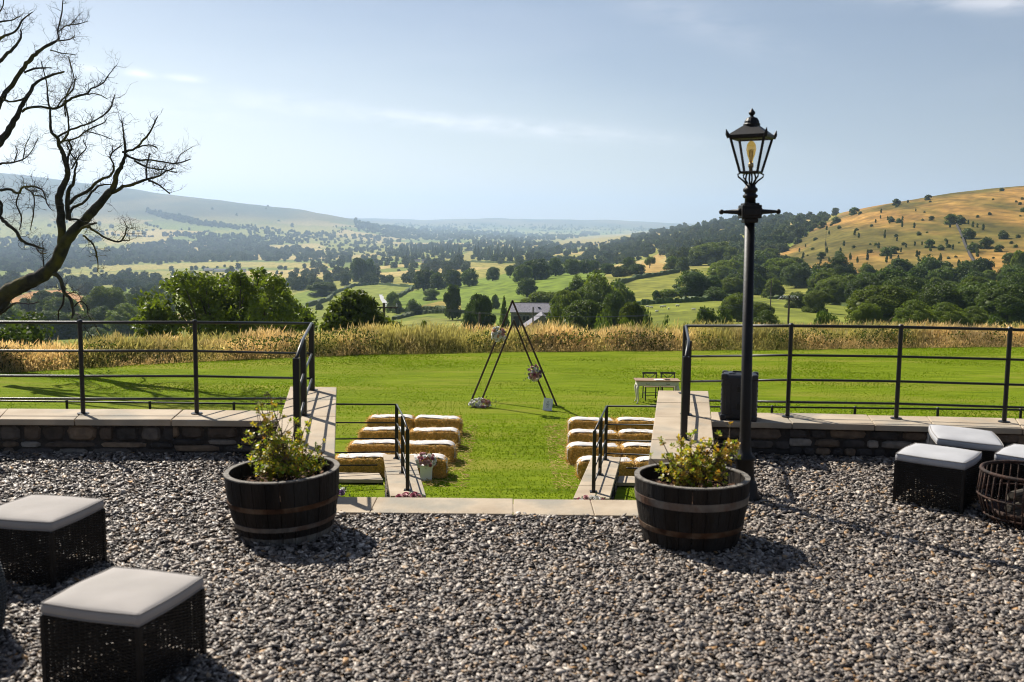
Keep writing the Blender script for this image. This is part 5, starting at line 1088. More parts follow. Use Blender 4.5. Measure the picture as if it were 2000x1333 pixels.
# ------------------------------------------------------------------ living trees
def crown_geo(seed, kind, n, leaf, core=True):
    """unit crown: radius .5 across, from z=z0 to z=1; many small leaf clumps over uneven lobes"""
    g = np.random.default_rng(seed); lobes = []
    if kind == 'conifer':
        for k in range(15): t = k / 14; r = .40 * (1 - t) ** .85 + .035; q = g.uniform(0, 2 * pi); lobes.append((.07 * r * cos(q), .07 * r * sin(q), .12 + .84 * t, r, r, .07))
    else:
        zb = {'round': .07, 'bush': .0, 'tall': .04, 'thorn': .16, 'wide': .05}[kind]; H2 = (1 - zb) / 2; zc_ = zb + H2; nl = {'round': 20, 'bush': 15, 'tall': 20, 'thorn': 12, 'wide': 26}[kind]
        lobes.append((0, 0, zc_, .30, .30, H2 * .68))
        for k in range(nl):
            d = dirs(1, g)[0]; d[2] = d[2] * .9 + .12; d /= np.linalg.norm(d); r = g.uniform(.08, .21) * (1.15 if kind == 'bush' else 1); f = g.uniform(.70, 1.12)
            shp = 1.0 if kind != 'tall' else (1 - .25 * abs(d[2])); lobes.append((d[0] * (.5 - r) * f * shp, d[1] * (.5 - r) * f * shp, zc_ + d[2] * max(H2 - r * .85, .08) * f, r, r, r * .85))
    if kind in ('round', 'wide', 'bush', 'tall'):
        for k in range(7):
            q = 2 * pi * k / 7 + g.uniform(-.3, .3); r = g.uniform(.11, .17); f = g.uniform(.24, .34); lobes.append((f * cos(q), f * sin(q), g.uniform(.16, .26) if kind != 'bush' else .13, r, r, r * .95))
    lo = np.array(lobes); w = lo[:, 3] ** 2; pick = g.choice(len(lo), n, p=w / w.sum()); d = dirs(n, g); out = nv(lo[pick, :3] - np.array([0, 0, .5]) + 1e-6)
    d = nv(d + .35 * out + np.array([0, 0, .18])); rad = g.uniform(.72, 1.20, (n, 1)); p = lo[pick, :3] + d * lo[pick, 3:6] * rad
    keep = np.ones(n, bool)
    for L in lobes:
        q = np.sum(((p - np.array(L[:3])) / np.array(L[3:6])) ** 2, 1); keep &= q > .48
    keep &= fbm(p[:, 0] * 9 + p[:, 2] * 5 + seed, p[:, 1] * 9 + p[:, 2] * 8, seed, 2) > .36
    p, d = p[keep], d[keep]; n = len(p); p[:, 2] = np.maximum(p[:, 2], .01)
    nn = nv(d + 1.0 * dirs(n, g)); a = nv(np.cross(nn, dirs(n, g))); b = np.cross(nn, a); s = leaf * g.uniform(.55, 1.35, (n, 1)); k2 = g.uniform(.5, .95, (n, 1))
    V = np.stack([p - a * s, p - b * s * k2 * .8 + nn * s * .22, p + a * s, p + b * s * k2 + nn * s * .15], 1).reshape(-1, 3); Fq = [np.arange(4 * n).reshape(-1, 4)]
    if core:
        th_, ph_ = 7, 5; Vc, Fc = [], []
        for L in lobes:
            o = len(V) + len(Vc)
            for i in range(ph_ + 1):
                for k in range(th_): u = pi * i / ph_; q = 2 * pi * k / th_; r_ = .68 * g.uniform(.8, 1.1); Vc.append((L[0] + L[3] * r_ * sin(u) * cos(q), L[1] + L[4] * r_ * sin(u) * sin(q), max(L[2] + L[5] * r_ * cos(u), .005)))
            Fc += [(o + i * th_ + k, o + (i + 1) * th_ + k, o + (i + 1) * th_ + (k + 1) % th_, o + i * th_ + (k + 1) % th_) for i in range(ph_) for k in range(th_)]
        V = np.concatenate([V, np.array(Vc)]); Fq.append(np.array(Fc))
    return V, Fq
def trunk_geo(b, seed, hz, rad=.035, spread=.28, limbs=6):
    g = random.Random(seed); b.tube([(0, 0, -.05), (0, 0, .03), (.01, 0, hz * .6), (0, .01, hz)], [rad * 1.5, rad * 1.1, rad * .85, rad * .6], 8)
    for k in range(limbs):
        q = 2 * pi * k / limbs + g.uniform(-.4, .4); z0 = hz * g.uniform(.55, .95); b.tube([(0, 0, z0), (cos(q) * spread * .45, sin(q) * spread * .45, z0 + .14), (cos(q) * spread, sin(q) * spread, z0 + .30)], [rad * .5, rad * .35, rad * .12], 5)
PROTO = {}
def proto(kind, var, lod):
    key = (kind, var, lod)
    if key not in PROTO:
        n, leaf = {'near': (22000, .018), 'mid': (6500, .030), 'far': (1600, .052)}[lod]; V, Fq = crown_geo(100 + var * 7 + len(kind), kind, n, leaf)
        me_o = np_mesh('crown', V, Fq, M['leaf_dark']); me = me_o.data; bpy.data.objects.remove(me_o)
        b = MB(); trunk_geo(b, var, .30, limbs=5 if kind != 'conifer' else 0, spread=.2); to = b.build('trunk', M['trunk'], smooth=True); tm = to.data; bpy.data.objects.remove(to); PROTO[key] = (me, tm)
    return PROTO[key]
def tree(name, label, x, y, z, w, h, kind, var, lod, material=None, group=None, cat='tree'):
    root = thing(name, label, cat, (x, y, z), (var * 1.7) % 6.28, group); root.scale = (w, w, h); cm, tm = proto(kind, var, lod)
    for nm, me in (('crown', cm), ('trunk', tm)):
        o = bpy.data.objects.new(nm, me); COL.objects.link(o); o.parent = root
        if nm == 'crown' and material: o.material_slots[0].link = 'OBJECT'; o.material_slots[0].material = material
    return root
def place(px, top, wpx, r, name, label, kind, var, lod=None, material=None, group=None, cat='tree', yy=660):
    d = ray(px, yy if r < 200 else 560); t = atan2(d[0], d[1]); x, y = r * sin(t), r * cos(t); z = ground(x, y); dt = ray(px, top); zt = EYE + dt[2] / hypot(dt[0], dt[1]) * r; w = wpx / FO * r
    return tree(name, label, x, y, z - .2, w, max(zt - z + .2, w * .5), kind, var, lod or ('near' if wpx > 55 else 'mid'), material, group, cat)
# the spreading bush beyond the left railing, its own shape
def hero(label, px0, blobs, r, n, leaf, material, seed, stem_px):
    g = np.random.default_rng(seed); d0 = ray(stem_px, 640); t0 = atan2(d0[0], d0[1]); x0, y0 = r * sin(t0), r * cos(t0); z0 = ground(x0, y0); lo = []
    for (px, py, w) in blobs:
        for rep in range(2):
            yy = y0 + g.uniform(-2.6, 2.6) * (1 if rep else .3); p = atY(px, py, yy); rad = w / 2 / FO * r * .88; lo.append((p[0] - x0, yy - y0, p[2] - z0, rad, rad, rad * .8))
    lo = np.array(lo); w = lo[:, 3] ** 2; pick = g.choice(len(lo), n, p=w / w.sum()); d = nv(dirs(n, g) + np.array([0, 0, .25])); p = lo[pick, :3] + d * lo[pick, 3:6] * g.uniform(.55, 1.12, (n, 1)) + g.normal(0, .09, (n, 3))
    cl = fbm(p[:, 0] * 1.7 + p[:, 2] * 1.1, p[:, 1] * 1.7 + p[:, 2] * 1.9, seed, 3); k = cl > .47; p, d = p[k], d[k]; n = len(p)
    nn = nv(d + 1.3 * dirs(n, g)); a = nv(np.cross(nn, dirs(n, g))); b = np.cross(nn, a); s = leaf * g.uniform(.6, 1.4, (n, 1))
    V = np.stack([p - a * s, p - b * s * .5 + nn * s * .2, p + a * s, p + b * s * .55 + nn * s * .15], 1).reshape(-1, 3)
    root = thing('leafy_tree', label, 'tree', (x0, y0, z0)); np_mesh('crown', V, [np.arange(4 * n).reshape(-1, 4)], material, root)
    b = MB(); gg = random.Random(seed); b.tube([(0, 0, -.3), (.1, 0, 1.2), (0, .1, 2.0)], [.34, .26, .22], 10); zmax = lo[:, 2].max(); b2 = MB()
    for L in lo: 
        e = Vector(L[:3]); m_ = Vector((e.x * .45 + gg.uniform(-.2, .2), e.y * .45, 1.6 + (e.z - 1.6) * .35)); b2.tube([(0, 0, 1.3), m_, m_.lerp(e, .6) + Vector((0, 0, .15)), e], [.13, .09, .05, .02], 5)
    b.build('trunk', M['trunk'], root, smooth=True); b2.build('limbs', M['trunk'], root, smooth=True); return root
hero('wide bushy green tree with sunlit leaves just beyond the left railing', 440, [(300, 590, 60), (330, 570, 60), (300, 612, 50), (360, 555, 60), (390, 575, 80), (400, 553, 50), (430, 556, 50), (440, 585, 90), (350, 605, 80), (470, 548, 46), (505, 545, 44), (535, 560, 50), (500, 575, 90), (548, 582, 50), (520, 610, 90), (570, 612, 66), (592, 622, 46), (450, 620, 90), (400, 630, 80), (560, 638, 70), (490, 645, 90), (330, 640, 60), (285, 625, 40), (270, 632, 30), (280, 652, 30), (300, 655, 40), (600, 640, 40), (545, 600, 60), (478, 560, 60), (420, 600, 80)], 58, 44000, .125, M['leaf_hero'], 5, 450)
hero('dense bushy tree with pale leaf edges left of the small pole', 690, [(690, 590, 50), (665, 605, 50), (712, 600, 50), (690, 620, 80), (655, 630, 50), (725, 625, 50), (745, 640, 50), (660, 655, 60), (700, 650, 80), (770, 645, 40), (640, 645, 30), (705, 580, 24), (680, 580, 26)], 66, 22000, .15, M['leaf_mid'], 6, 690)
LD, LM = M['leaf_dark'], M['leaf_mid']
T = [ # centre, top, width in the view, distance, name, kind, material, label
 (40, 612, 200, 50, 'bush', LD, 'dark_bush', 'dark leafy bush behind the left railing at the picture edge'), (-60, 600, 180, 56, 'bush', LD, 'dark_bush', 'dark leafy bush cut off by the left edge behind the dead tree'),
 (205, 655, 70, 90, 'bush', LM, 'bush', 'low green bush on the field seen through the left railing'), (190, 640, 60, 260, 'bush', LD, 'bush', 'dark hawthorn on the field below the dead tree'),
 (828, 620, 46, 48, 'thorn', LM, 'sapling', 'pale young sapling just above the dry grass left of the arch'), (790, 640, 30, 50, 'bush', LM, 'bush', 'small light bush in the dry grass beside the small pole'),
 (884, 553, 38, 300, 'tall', LD, 'ivy_clad_tree', 'tall narrow ivy clad tree left of the arch'), (936, 567, 66, 180, 'round', LD, 'tree', 'big dark tree just left of the arch top'), (915, 600, 40, 170, 'bush', LD, 'bush', 'dark bush under the big tree left of the arch'),
 (984, 578, 30, 170, 'conifer', LD, 'conifer', 'small dark conifer left of the slate roof'), (768, 567, 34, 420, 'round', LD, 'tree', 'round dark tree on the hedge by the bend in the lane'), (775, 583, 20, 400, 'round', LD, 'tree', 'small round tree in front of the bigger one by the lane'),
 (806, 584, 38, 380, 'bush', LD, 'bush', 'low dark bush right of the bend in the lane'), (840, 561, 36, 520, 'bush', LD, 'bush', 'dark bush standing alone on the green knoll left of centre'), (968, 573, 20, 360, 'round', LD, 'tree', 'small round tree alone on the slope above the conifer'),
 (1029, 540, 44, 440, 'round', LD, 'tree', 'round tree low on the bright green slope above the slate roof'), (1045, 503, 62, 590, 'round', LD, 'tree', 'big dark tree at the crest of the bright green slope'), (1020, 515, 40, 560, 'round', LD, 'tree', 'tree at the left foot of the big crest tree'),
 (1085, 500, 40, 640, 'round', LD, 'tree', 'first tree right of the big crest tree'), (1115, 503, 38, 650, 'round', LD, 'tree', 'second tree right of the big crest tree'), (1140, 505, 30, 660, 'round', LD, 'tree', 'third tree right of the big crest tree'), (1158, 507, 24, 670, 'round', LD, 'tree', 'last small tree of the row on the bright slope crest'),
 (1060, 567, 90, 262, 'bush', LM, 'willow_bush', 'wide grey green bush behind the slate roof'), (1105, 560, 80, 190, 'round', LM, 'tree', 'leafy tree right of the slate roof'), (1150, 548, 80, 200, 'round', LD, 'tree', 'tall tree in the clump right of the slate roof'), (1140, 580, 110, 120, 'round', LD, 'tree', 'large dark tree in front of the clump right of the barn'),
 (1200, 562, 70, 170, 'round', LD, 'tree', 'dark tree at the right end of the clump beside the barn'), (1090, 605, 90, 95, 'bush', LM, 'bush', 'bush right of the barn wall behind the dry grass'), (1180, 605, 90, 92, 'bush', LD, 'bush', 'dark bush right of centre behind the dry grass'), (1232, 584, 60, 120, 'round', LM, 'tree', 'lighter tree left of the sheep field'), (1222, 612, 60, 92, 'bush', LM, 'bush', 'light bush below the lighter tree left of the sheep'),
 (1268, 603, 46, 100, 'bush', LD, 'bush', 'round dark bush at the near edge of the sheep field'), (1302, 617, 44, 98, 'bush', LD, 'bush', 'low dark bush second along the near edge of the sheep field'), (1338, 603, 46, 104, 'bush', LD, 'bush', 'bushy thorn third along the near edge of the sheep field'), (1375, 594, 54, 110, 'bush', LD, 'bush', 'tall bush fourth along the near edge of the sheep field'), (1414, 596, 50, 112, 'bush', LD, 'bush', 'bush just left of the lamp post above the railing'),
 (1357, 526, 98, 310, 'wide', LD, 'oak_tree', 'big dark spreading oak in the field left of the lamp post'), (1302, 562, 46, 300, 'bush', LM, 'tree', 'paler tree tucked against the left of the big oak'), (1282, 566, 22, 300, 'thorn', LD, 'tree', 'thin tree left of the pale one by the oak'), (1400, 560, 50, 300, 'bush', LD, 'bush', 'dark bush against the right of the big oak'),
 (1440, 568, 66, 190, 'round', LM, 'tree', 'light green tree behind the lamp post'), (1478, 585, 60, 180, 'bush', LM, 'bush', 'light bush right of the lamp post'), (1512, 540, 46, 330, 'round', LM, 'tree', 'sunlit round tree right of the lamp post'), (1500, 605, 70, 115, 'bush', LD, 'bush', 'low dark bush left of the insulator pole'),
 (1560, 570, 60, 250, 'bush', LD, 'bush', 'dark bush behind the insulator pole'), (1595, 562, 60, 230, 'bush', LM, 'bush', 'light bush at the wood edge right of the insulator pole'), (1608, 598, 84, 105, 'bush', LD, 'bush', 'dark bush above the railing right of the insulator pole'),
 (1640, 500, 76, 420, 'wide', LD, 'tree', 'dark tree at the foot of the golden hill'), (1640, 534, 90, 300, 'round', LM, 'tree', 'broad tree below the foot of the golden hill'), (1720, 552, 130, 170, 'round', LM, 'tree', 'large leafy tree standing forward of the right hand wood'), (1690, 590, 60, 150, 'bush', LM, 'bush', 'bush at the left foot of the large forward tree'),
 (1790, 585, 90, 140, 'bush', LM, 'tree', 'grey green tree right of the large forward tree'), (1700, 530, 90, 260, 'round', LD, 'tree', 'dark tree behind the large forward tree'), (1770, 535, 100, 240, 'round', LD, 'tree', 'dark tree in the middle of the right hand wood'), (1840, 545, 110, 200, 'round', LD, 'tree', 'dense dark tree right of the wood middle'),
 (1850, 590, 90, 150, 'bush', LM, 'bush', 'leafy bush along the front of the right hand wood'), (1910, 545, 110, 200, 'round', LD, 'tree', 'very dark tree near the right edge of the wood'), (1965, 550, 110, 190, 'round', LD, 'tree', 'dark tree at the right edge above the bright field'), (1990, 520, 80, 260, 'round', LD, 'tree', 'tall tree behind the right edge of the wood'), (1905, 598, 70, 160, 'bush', LM, 'bush', 'small bush at the corner of the bright field on the right'), (1945, 614, 50, 120, 'bush', LD, 'bush', 'little dark bush by the bright right hand field'),
 (1985, 482, 34, 420, 'tall', LM, 'tree', 'slender pale trunked tree at the right edge on the hill foot'),
 (205, 556, 80, 430, 'wide', LM, 'tree', 'tree clump beside the brown field on the left'), (250, 592, 80, 330, 'bush', LM, 'tree', 'rounded tree in the wood below the brown field'), (190, 595, 60, 360, 'round', LD, 'tree', 'dark tree in the wood below the brown field'), (145, 603, 70, 330, 'bush', LM, 'tree', 'bushy tree in the wood left of centre below the brown field'), (95, 606, 70, 330, 'bush', LD, 'tree', 'dark bushy tree under the brown field near the dead tree'), (20, 600, 70, 320, 'bush', LD, 'tree', 'dark tree under the brown field at the left edge'), (290, 600, 60, 300, 'round', LD, 'tree', 'dark tree against the left side of the wide bushy tree'), (265, 570, 26, 470, 'round', LD, 'tree', 'small tree between the two green strips on the left'),
 (630, 560, 60, 700, 'bush', LD, 'tree', 'dark thicket on the hedge right of the wide bushy tree'), (700, 500, 40, 1000, 'round', LD, 'tree', 'dark tree standing in the valley fields left of centre'), (720, 503, 30, 1000, 'round', LD, 'tree', 'dark tree beside its twin in the valley fields left of centre'),
 (828, 524, 46, 650, 'round', LD, 'tree', 'leftmost tree of the tall group behind the green knoll'), (856, 530, 42, 640, 'round', LD, 'tree', 'second tree of the tall group behind the green knoll'), (884, 524, 40, 630, 'round', LD, 'tree', 'third tree of the tall group behind the green knoll'), (917, 522, 36, 620, 'round', LD, 'tree', 'last tree of the tall group behind the green knoll'), (962, 520, 28, 680, 'round', LD, 'tree', 'single tree on the knoll edge left of the crest tree'), (996, 517, 28, 700, 'thorn', LD, 'tree', 'loose tree between the single tree and the crest tree'),
 (1185, 513, 36, 600, 'round', LD, 'tree', 'dark tree at the left of the row above the middle field'), (1212, 520, 34, 560, 'round', LM, 'tree', 'lighter tree in the row above the middle field'), (1242, 514, 36, 560, 'round', LD, 'tree', 'dark tree at the right of the row above the middle field'), (1228, 500, 40, 640, 'round', LD, 'tree', 'tree behind the row above the middle field'), (1130, 536, 40, 330, 'bush', LM, 'bush', 'light bush at the right foot of the bright slope'), (1165, 545, 40, 330, 'bush', LD, 'bush', 'dark bush at the right foot of the bright slope'),
 (1268, 500, 22, 700, 'thorn', LM, 'tree', 'thin old tree on the small straw coloured field'), (1312, 498, 36, 620, 'round', LD, 'tree', 'dark tree right of the small straw coloured field'), (1332, 500, 30, 600, 'round', LD, 'tree', 'second dark tree right of the small straw coloured field'),
 (1390, 470, 90, 700, 'round', LM, 'tree', 'tall rounded tree at the top of the green field beside the wood'), (1420, 505, 80, 480, 'round', LM, 'tree', 'sunlit wood tree directly left of the lamp post'), (1470, 488, 90, 520, 'round', LD, 'tree', 'dark wood tree directly right of the lamp post'), (1520, 500, 80, 470, 'round', LM, 'tree', 'broad wood tree below the left tip of the golden hill'), (1555, 510, 60, 430, 'round', LD, 'tree', 'dark wood tree below the left tip of the golden hill'), (1428, 540, 60, 330, 'round', LM, 'tree', 'mid green tree left of the lamp post at the wood edge'), (1490, 530, 60, 400, 'bush', LD, 'tree', 'dark tree in the fold right of the lamp post'),
]
for i, (px, top, w, r, kind, m_, nm, lab) in enumerate(T): place(px, top, w, r, nm, lab, kind, i % 4, material=m_, cat='bush' if 'bush' in nm else ('sapling' if nm == 'sapling' else 'tree'))
# scrub on the golden hill
gz_ = random.Random(44); SCRUB = []
while len(SCRUB) < 46:
    a_, b_ = gz_.uniform(1570, 2010), gz_.uniform(385, 530)
    if b_ > 402 + (1720 - a_) * .33 and b_ > 372 and b_ < 500 + (a_ - 1570) * .06: SCRUB.append((a_, b_, gz_.uniform(4, 9)))
for i, (px, py, w) in enumerate([(1750, 401, 16), (1812, 391, 14), (1856, 438, 24), (1876, 437, 20), (1632, 437, 18), (1667, 420, 20), (1605, 446, 18), (1572, 461, 13), (1557, 477, 17), (1592, 470, 9), (1604, 506, 18), (1640, 506, 20), (1728, 500, 22), (1745, 496, 20), (1815, 484, 20), (1838, 489, 14), (1890, 467, 26), (1900, 493, 24), (1925, 486, 26), (1960, 467, 20), (1988, 465, 9), (1970, 514, 26), (1994, 520, 26), (1888, 371, 10), (1956, 374, 9), (1998, 414, 11), (1819, 431, 11), (1741, 434, 14), (1755, 436, 12), (1522, 488, 12), (1700, 494, 9), (1795, 460, 10), (1852, 484, 10), (1950, 492, 18)] + SCRUB):
    x, y, z, r = land(px, py); ww = w / FO * r
    placed.append((tree('thorn_bush', 'dark round thorn bush on the dry golden hillside', x, y, z - .3, ww, ww * .82, 'bush', i % 4, 'far', M['leaf_dark'], 'thorn bushes on the golden hill', 'bush'), px, py))
by_place(placed, 'dark thorn bush', BANDS); placed = []
# planted saplings in guards
gs = random.Random(5); k = 0; gmesh = MB().tube([(0, 0, 0), (0, 0, .62)], .16, 7); gm = gmesh.build('guard', M['tube']); gmd = gm.data; bpy.data.objects.remove(gm)
while k < 74:
    px, py = gs.uniform(1560, 1930), gs.uniform(395, 540)
    if not (405 + (1700 - px) * .28 < py < 530) or inpoly(np.array([px]), np.array([py]), [(1780, 395), (2000, 395), (2000, 460), (1850, 430)])[0]: continue
    x, y, z, r = land(px, py); h = gs.uniform(2.4, 4.2); o = tree('sapling', 'small planted sapling in a pale guard on the golden hill', x, y, z, h * .42, h, 'tall', k % 4, 'far', M['leaf_dark'], 'planted saplings on the golden hill', 'sapling')
    g_ = bpy.data.objects.new('guard', gmd); COL.objects.link(g_); g_.parent = o; k += 1; placed.append((o, px, py))

by_place(placed, 'guarded sapling', BANDS)
# ------------------------------------------------------------------ walls, hedges, lane, barn, poles, sheep
def ribbon(name, label, pts, h, w, material, cat, r_hint=None, jag=.12, kind=None):
    P3 = []
    for (a, b_) in zip(pts[:-1], pts[1:]):
        n_ = max(2, int(hypot(b_[0] - a[0], b_[1] - a[1]) / 3))
        for i in range(n_): P3.append(land(a[0] + (b_[0] - a[0]) * i / n_, a[1] + (b_[1] - a[1]) * i / n_)[:3])
    P3.append(land(*pts[-1])[:3]); P3 = [q for i, q in enumerate(P3) if abs(hypot(q[0], q[1]) / np.median([hypot(a[0], a[1]) for a in P3[max(0, i - 3):i + 4]]) - 1) < .12]; b = MB(); vs = []; g = random.Random(len(pts)); n_ = len(P3)
    for i in range(n_):
        a, c = P3[max(i - 1, 0)], P3[min(i + 1, n_ - 1)]; L = max(hypot(c[0] - a[0], c[1] - a[1]), 1e-3); nx, ny_ = -(c[1] - a[1]) / L * w / 2, (c[0] - a[0]) / L * w / 2; x, y, z = P3[i]; hh = h * g.uniform(1 - jag, 1 + jag)
        vs += [(x - nx, y - ny_, z - .6), (x - nx * .8, y - ny_ * .8, z + hh), (x + nx * .8, y + ny_ * .8, z + hh), (x + nx, y + ny_, z - .6)]
    b.add(vs, [(i * 4 + k, (i + 1) * 4 + k, (i + 1) * 4 + k + 1, i * 4 + k + 1) for i in range(n_ - 1) for k in range(3)] + [(0, 1, 2, 3), (n_ * 4 - 1, n_ * 4 - 2, n_ * 4 - 3, n_ * 4 - 4)])
    return tag(b.build(name, material), label, cat, kind=kind)
ribbon('field_wall', 'dark dry stone wall climbing straight up the golden hill', [(1909, 524), (1894, 500), (1884, 478), (1876, 456), (1868, 440)], 1.2, .9, M['drywall'], 'stone wall')
for lab, pts, h in [('hedge curving up from the wide bushy tree along the pale field', [(600, 600), (640, 588), (652, 574), (690, 560), (740, 556)], 2.0), ('hedge along the top of the pale field toward the lane', [(740, 556), (770, 559), (806, 562), (800, 570)], 1.8), ('hedge between the pale field and the bright green knoll', [(806, 564), (790, 574), (776, 582)], 1.8), ('hedge below the bend in the lane', [(770, 612), (820, 608), (860, 606), (880, 614), (930, 610)], 1.5), ('hedge along the foot of the rough field left of the arch', [(770, 625), (820, 613), (870, 612)], 1.2),
                     ('hedge above the middle green field right of centre', [(1195, 560), (1240, 546), (1290, 538), (1325, 532)], 1.8), ('hedge between the middle field and the sheep field', [(1240, 597), (1300, 593), (1360, 590), (1425, 584)], 1.3), ('hedge at the top edge of the sheep field right of the lamp', [(1500, 584), (1560, 585), (1620, 592), (1670, 602)], 1.0), ('hedge below the conifer plantations in the valley', [(905, 512), (960, 514), (1010, 515), (1060, 514)], 2.5), ('hedge at the left end of the conifer plantation field', [(905, 492), (935, 489), (955, 488)], 2.5)]:
    ribbon('hedge', lab, pts, h, 2.2, M['leaf_dark'], 'hedge', jag=.35)
ribbon('lane', 'pale tarmac lane bending down to the bushes', [(746, 576), (749, 585), (755, 594), (757, 600)], .05, 4.0, M['road'], 'lane', kind='structure', jag=0)
# barn
rb = 215.0
def bpt(px, py, r): d = ray(px, py); k = r / hypot(d[0], d[1]); return np.array([d[0] * k, d[1] * k, EYE + d[2] * k])
pL, pR = bpt(996, 609, rb), bpt(1088, 609, rb); zr = bpt(1030, 592, rb + 4)[2]; ze = pL[2]; y0 = pL[1]; gz0 = ground(pL[0], y0) - 1
root = thing('stone_barn', 'long stone barn with a grey slate roof beyond the dry grass', 'barn', ((pL[0] + pR[0]) / 2, y0, gz0)); LX = (pR[0] - pL[0]); D_ = 8.0; hz = ze - gz0; rz_ = zr - gz0
b = MB(); b.box((0, D_ / 2, hz / 2), (LX - .5, D_ - .5, hz)); b.add([(-LX / 2 + .25, .25, hz), (-LX / 2 + .25, D_ - .25, hz), (-LX / 2 + .25, D_ / 2, rz_ - .15), (LX / 2 - .25, .25, hz), (LX / 2 - .25, D_ - .25, hz), (LX / 2 - .25, D_ / 2, rz_ - .15)], [(0, 2, 1), (3, 4, 5)]); b.build('wall', M['barnwall'], root)
b = MB()
for s in (0, 1):
    yA, yB = (-.15, D_ / 2) if s == 0 else (D_ + .15, D_ / 2)
    b.add([(-LX / 2, yA, hz - .1), (LX / 2, yA, hz - .1), (LX / 2, yB, rz_), (-LX / 2, yB, rz_), (-LX / 2, yA, hz - .25), (LX / 2, yA, hz - .25), (LX / 2, yB, rz_ - .15), (-LX / 2, yB, rz_ - .15)], [(0, 1, 2, 3), (4, 7, 6, 5), (0, 4, 5, 1), (1, 5, 6, 2), (2, 6, 7, 3), (3, 7, 4, 0)])
rf = b.build('roof', M['slate'], root)
MB().box((LX * .12, D_ * .22, (hz + rz_) / 2 + .05), (.55, .5, .12)).build('rooflight', M['darkdoor'], rf); MB().tube([(-LX / 2, D_ / 2, rz_ + .02), (LX / 2, D_ / 2, rz_ + .02)], .09, 6).build('ridge', M['barnwall'], rf)
b = MB(); b.box((-LX * .36, .2, hz * .55), (1.3, .2, hz * .5)); b.build('barn_door', M['darkdoor'], root)
for xx_ in (-.2, -.12): MB().box((LX * xx_, .2, hz * .72), (.5, .2, .9)).build('window', M['darkdoor'], root)
rb2 = 190.0; qL, qA, qR = bpt(1022, 641, rb2), bpt(1060, 616, rb2), bpt(1078, 632, rb2); gz1 = ground(qL[0], qL[1]) - 1; root = thing('stone_outbuilding', 'stone outbuilding with a steep gable standing in front of the barn', 'shed', (qA[0], qL[1], gz1)); xl_, xr_ = qL[0] - qA[0], qR[0] - qA[0]; h1, h2, hr_ = qL[2] - gz1, qR[2] - gz1, qA[2] - gz1
b = MB(); b.add([(xl_ + .15, 0, 0), (xr_ - .15, 0, 0), (xr_ - .15, 0, h2 - .1), (0, 0, hr_ - .12), (xl_ + .15, 0, h1 - .1), (xl_ + .15, 9, 0), (xr_ - .15, 9, 0), (xr_ - .15, 9, h2 - .1), (0, 9, hr_ - .12), (xl_ + .15, 9, h1 - .1)], [(0, 1, 2, 3, 4), (9, 8, 7, 6, 5), (0, 4, 9, 5), (1, 6, 7, 2)]); b.build('wall', M['barnwall'], root)
b = MB()
for (xe, he) in ((xl_, h1), (xr_, h2)): b.add([(xe, -.15, he - .1), (0, -.15, hr_), (0, 9.15, hr_), (xe, 9.15, he - .1), (xe, -.15, he - .22), (0, -.15, hr_ - .12), (0, 9.15, hr_ - .12), (xe, 9.15, he - .22)], [(0, 1, 2, 3), (7, 6, 5, 4), (0, 4, 5, 1), (3, 2, 6, 7), (0, 3, 7, 4)])
b.build('roof', M['slate'], root)
# farm buildings scattered over the valley floor
for i, (px, py, wpx, hpx, lab, wallm) in enumerate([(950, 508, 12, 5, 'tiny white farmhouse below the conifer plantation', 'whitepaint'), (828, 514, 9, 6, 'small pale farmhouse left of the valley centre', 'whitepaint'), (815, 512, 12, 5, 'small brown roofed house in the valley village', 'cream'), (442, 531, 44, 5, 'long low pale farm shed beyond the wide bushy tree', 'whitepaint'), (408, 530, 16, 5, 'short pale farm shed beside the long one', 'cream'), (322, 552, 30, 5, 'low stone farm building in the trees on the left', 'barnwall'), (560, 483, 6, 4, 'white speck of a cottage on the lower fell', 'whitepaint'), (880, 470, 10, 4, 'distant white farm near the valley head', 'whitepaint'), (475, 532, 10, 6, 'white house right of the long farm shed', 'whitepaint')]):
    x, y, z, r = land(px, py); w_, h_ = wpx / FO * r, hpx / FO * r; d_ = min(w_ * .6, 9); root = thing('farm_building', lab, 'building', (x, y, z - .5)); MB().box((0, 0, h_ * .3 + .2), (w_, d_, h_ * .6 + .5)).build('wall', M[wallm], root)
    b = MB(); zt_ = h_ * .6 + .45; b.add([(-w_ / 2 - .2, -d_ / 2 - .2, zt_), (w_ / 2 + .2, -d_ / 2 - .2, zt_), (w_ / 2 + .2, d_ / 2 + .2, zt_), (-w_ / 2 - .2, d_ / 2 + .2, zt_), (-w_ / 2, 0, zt_ + h_ * .4 + .4), (w_ / 2, 0, zt_ + h_ * .4 + .4)], [(0, 1, 5, 4), (2, 3, 4, 5), (0, 4, 3), (1, 2, 5), (3, 2, 1, 0)]); b.build('roof', M['slate'] if i != 2 else M['rust'], root)
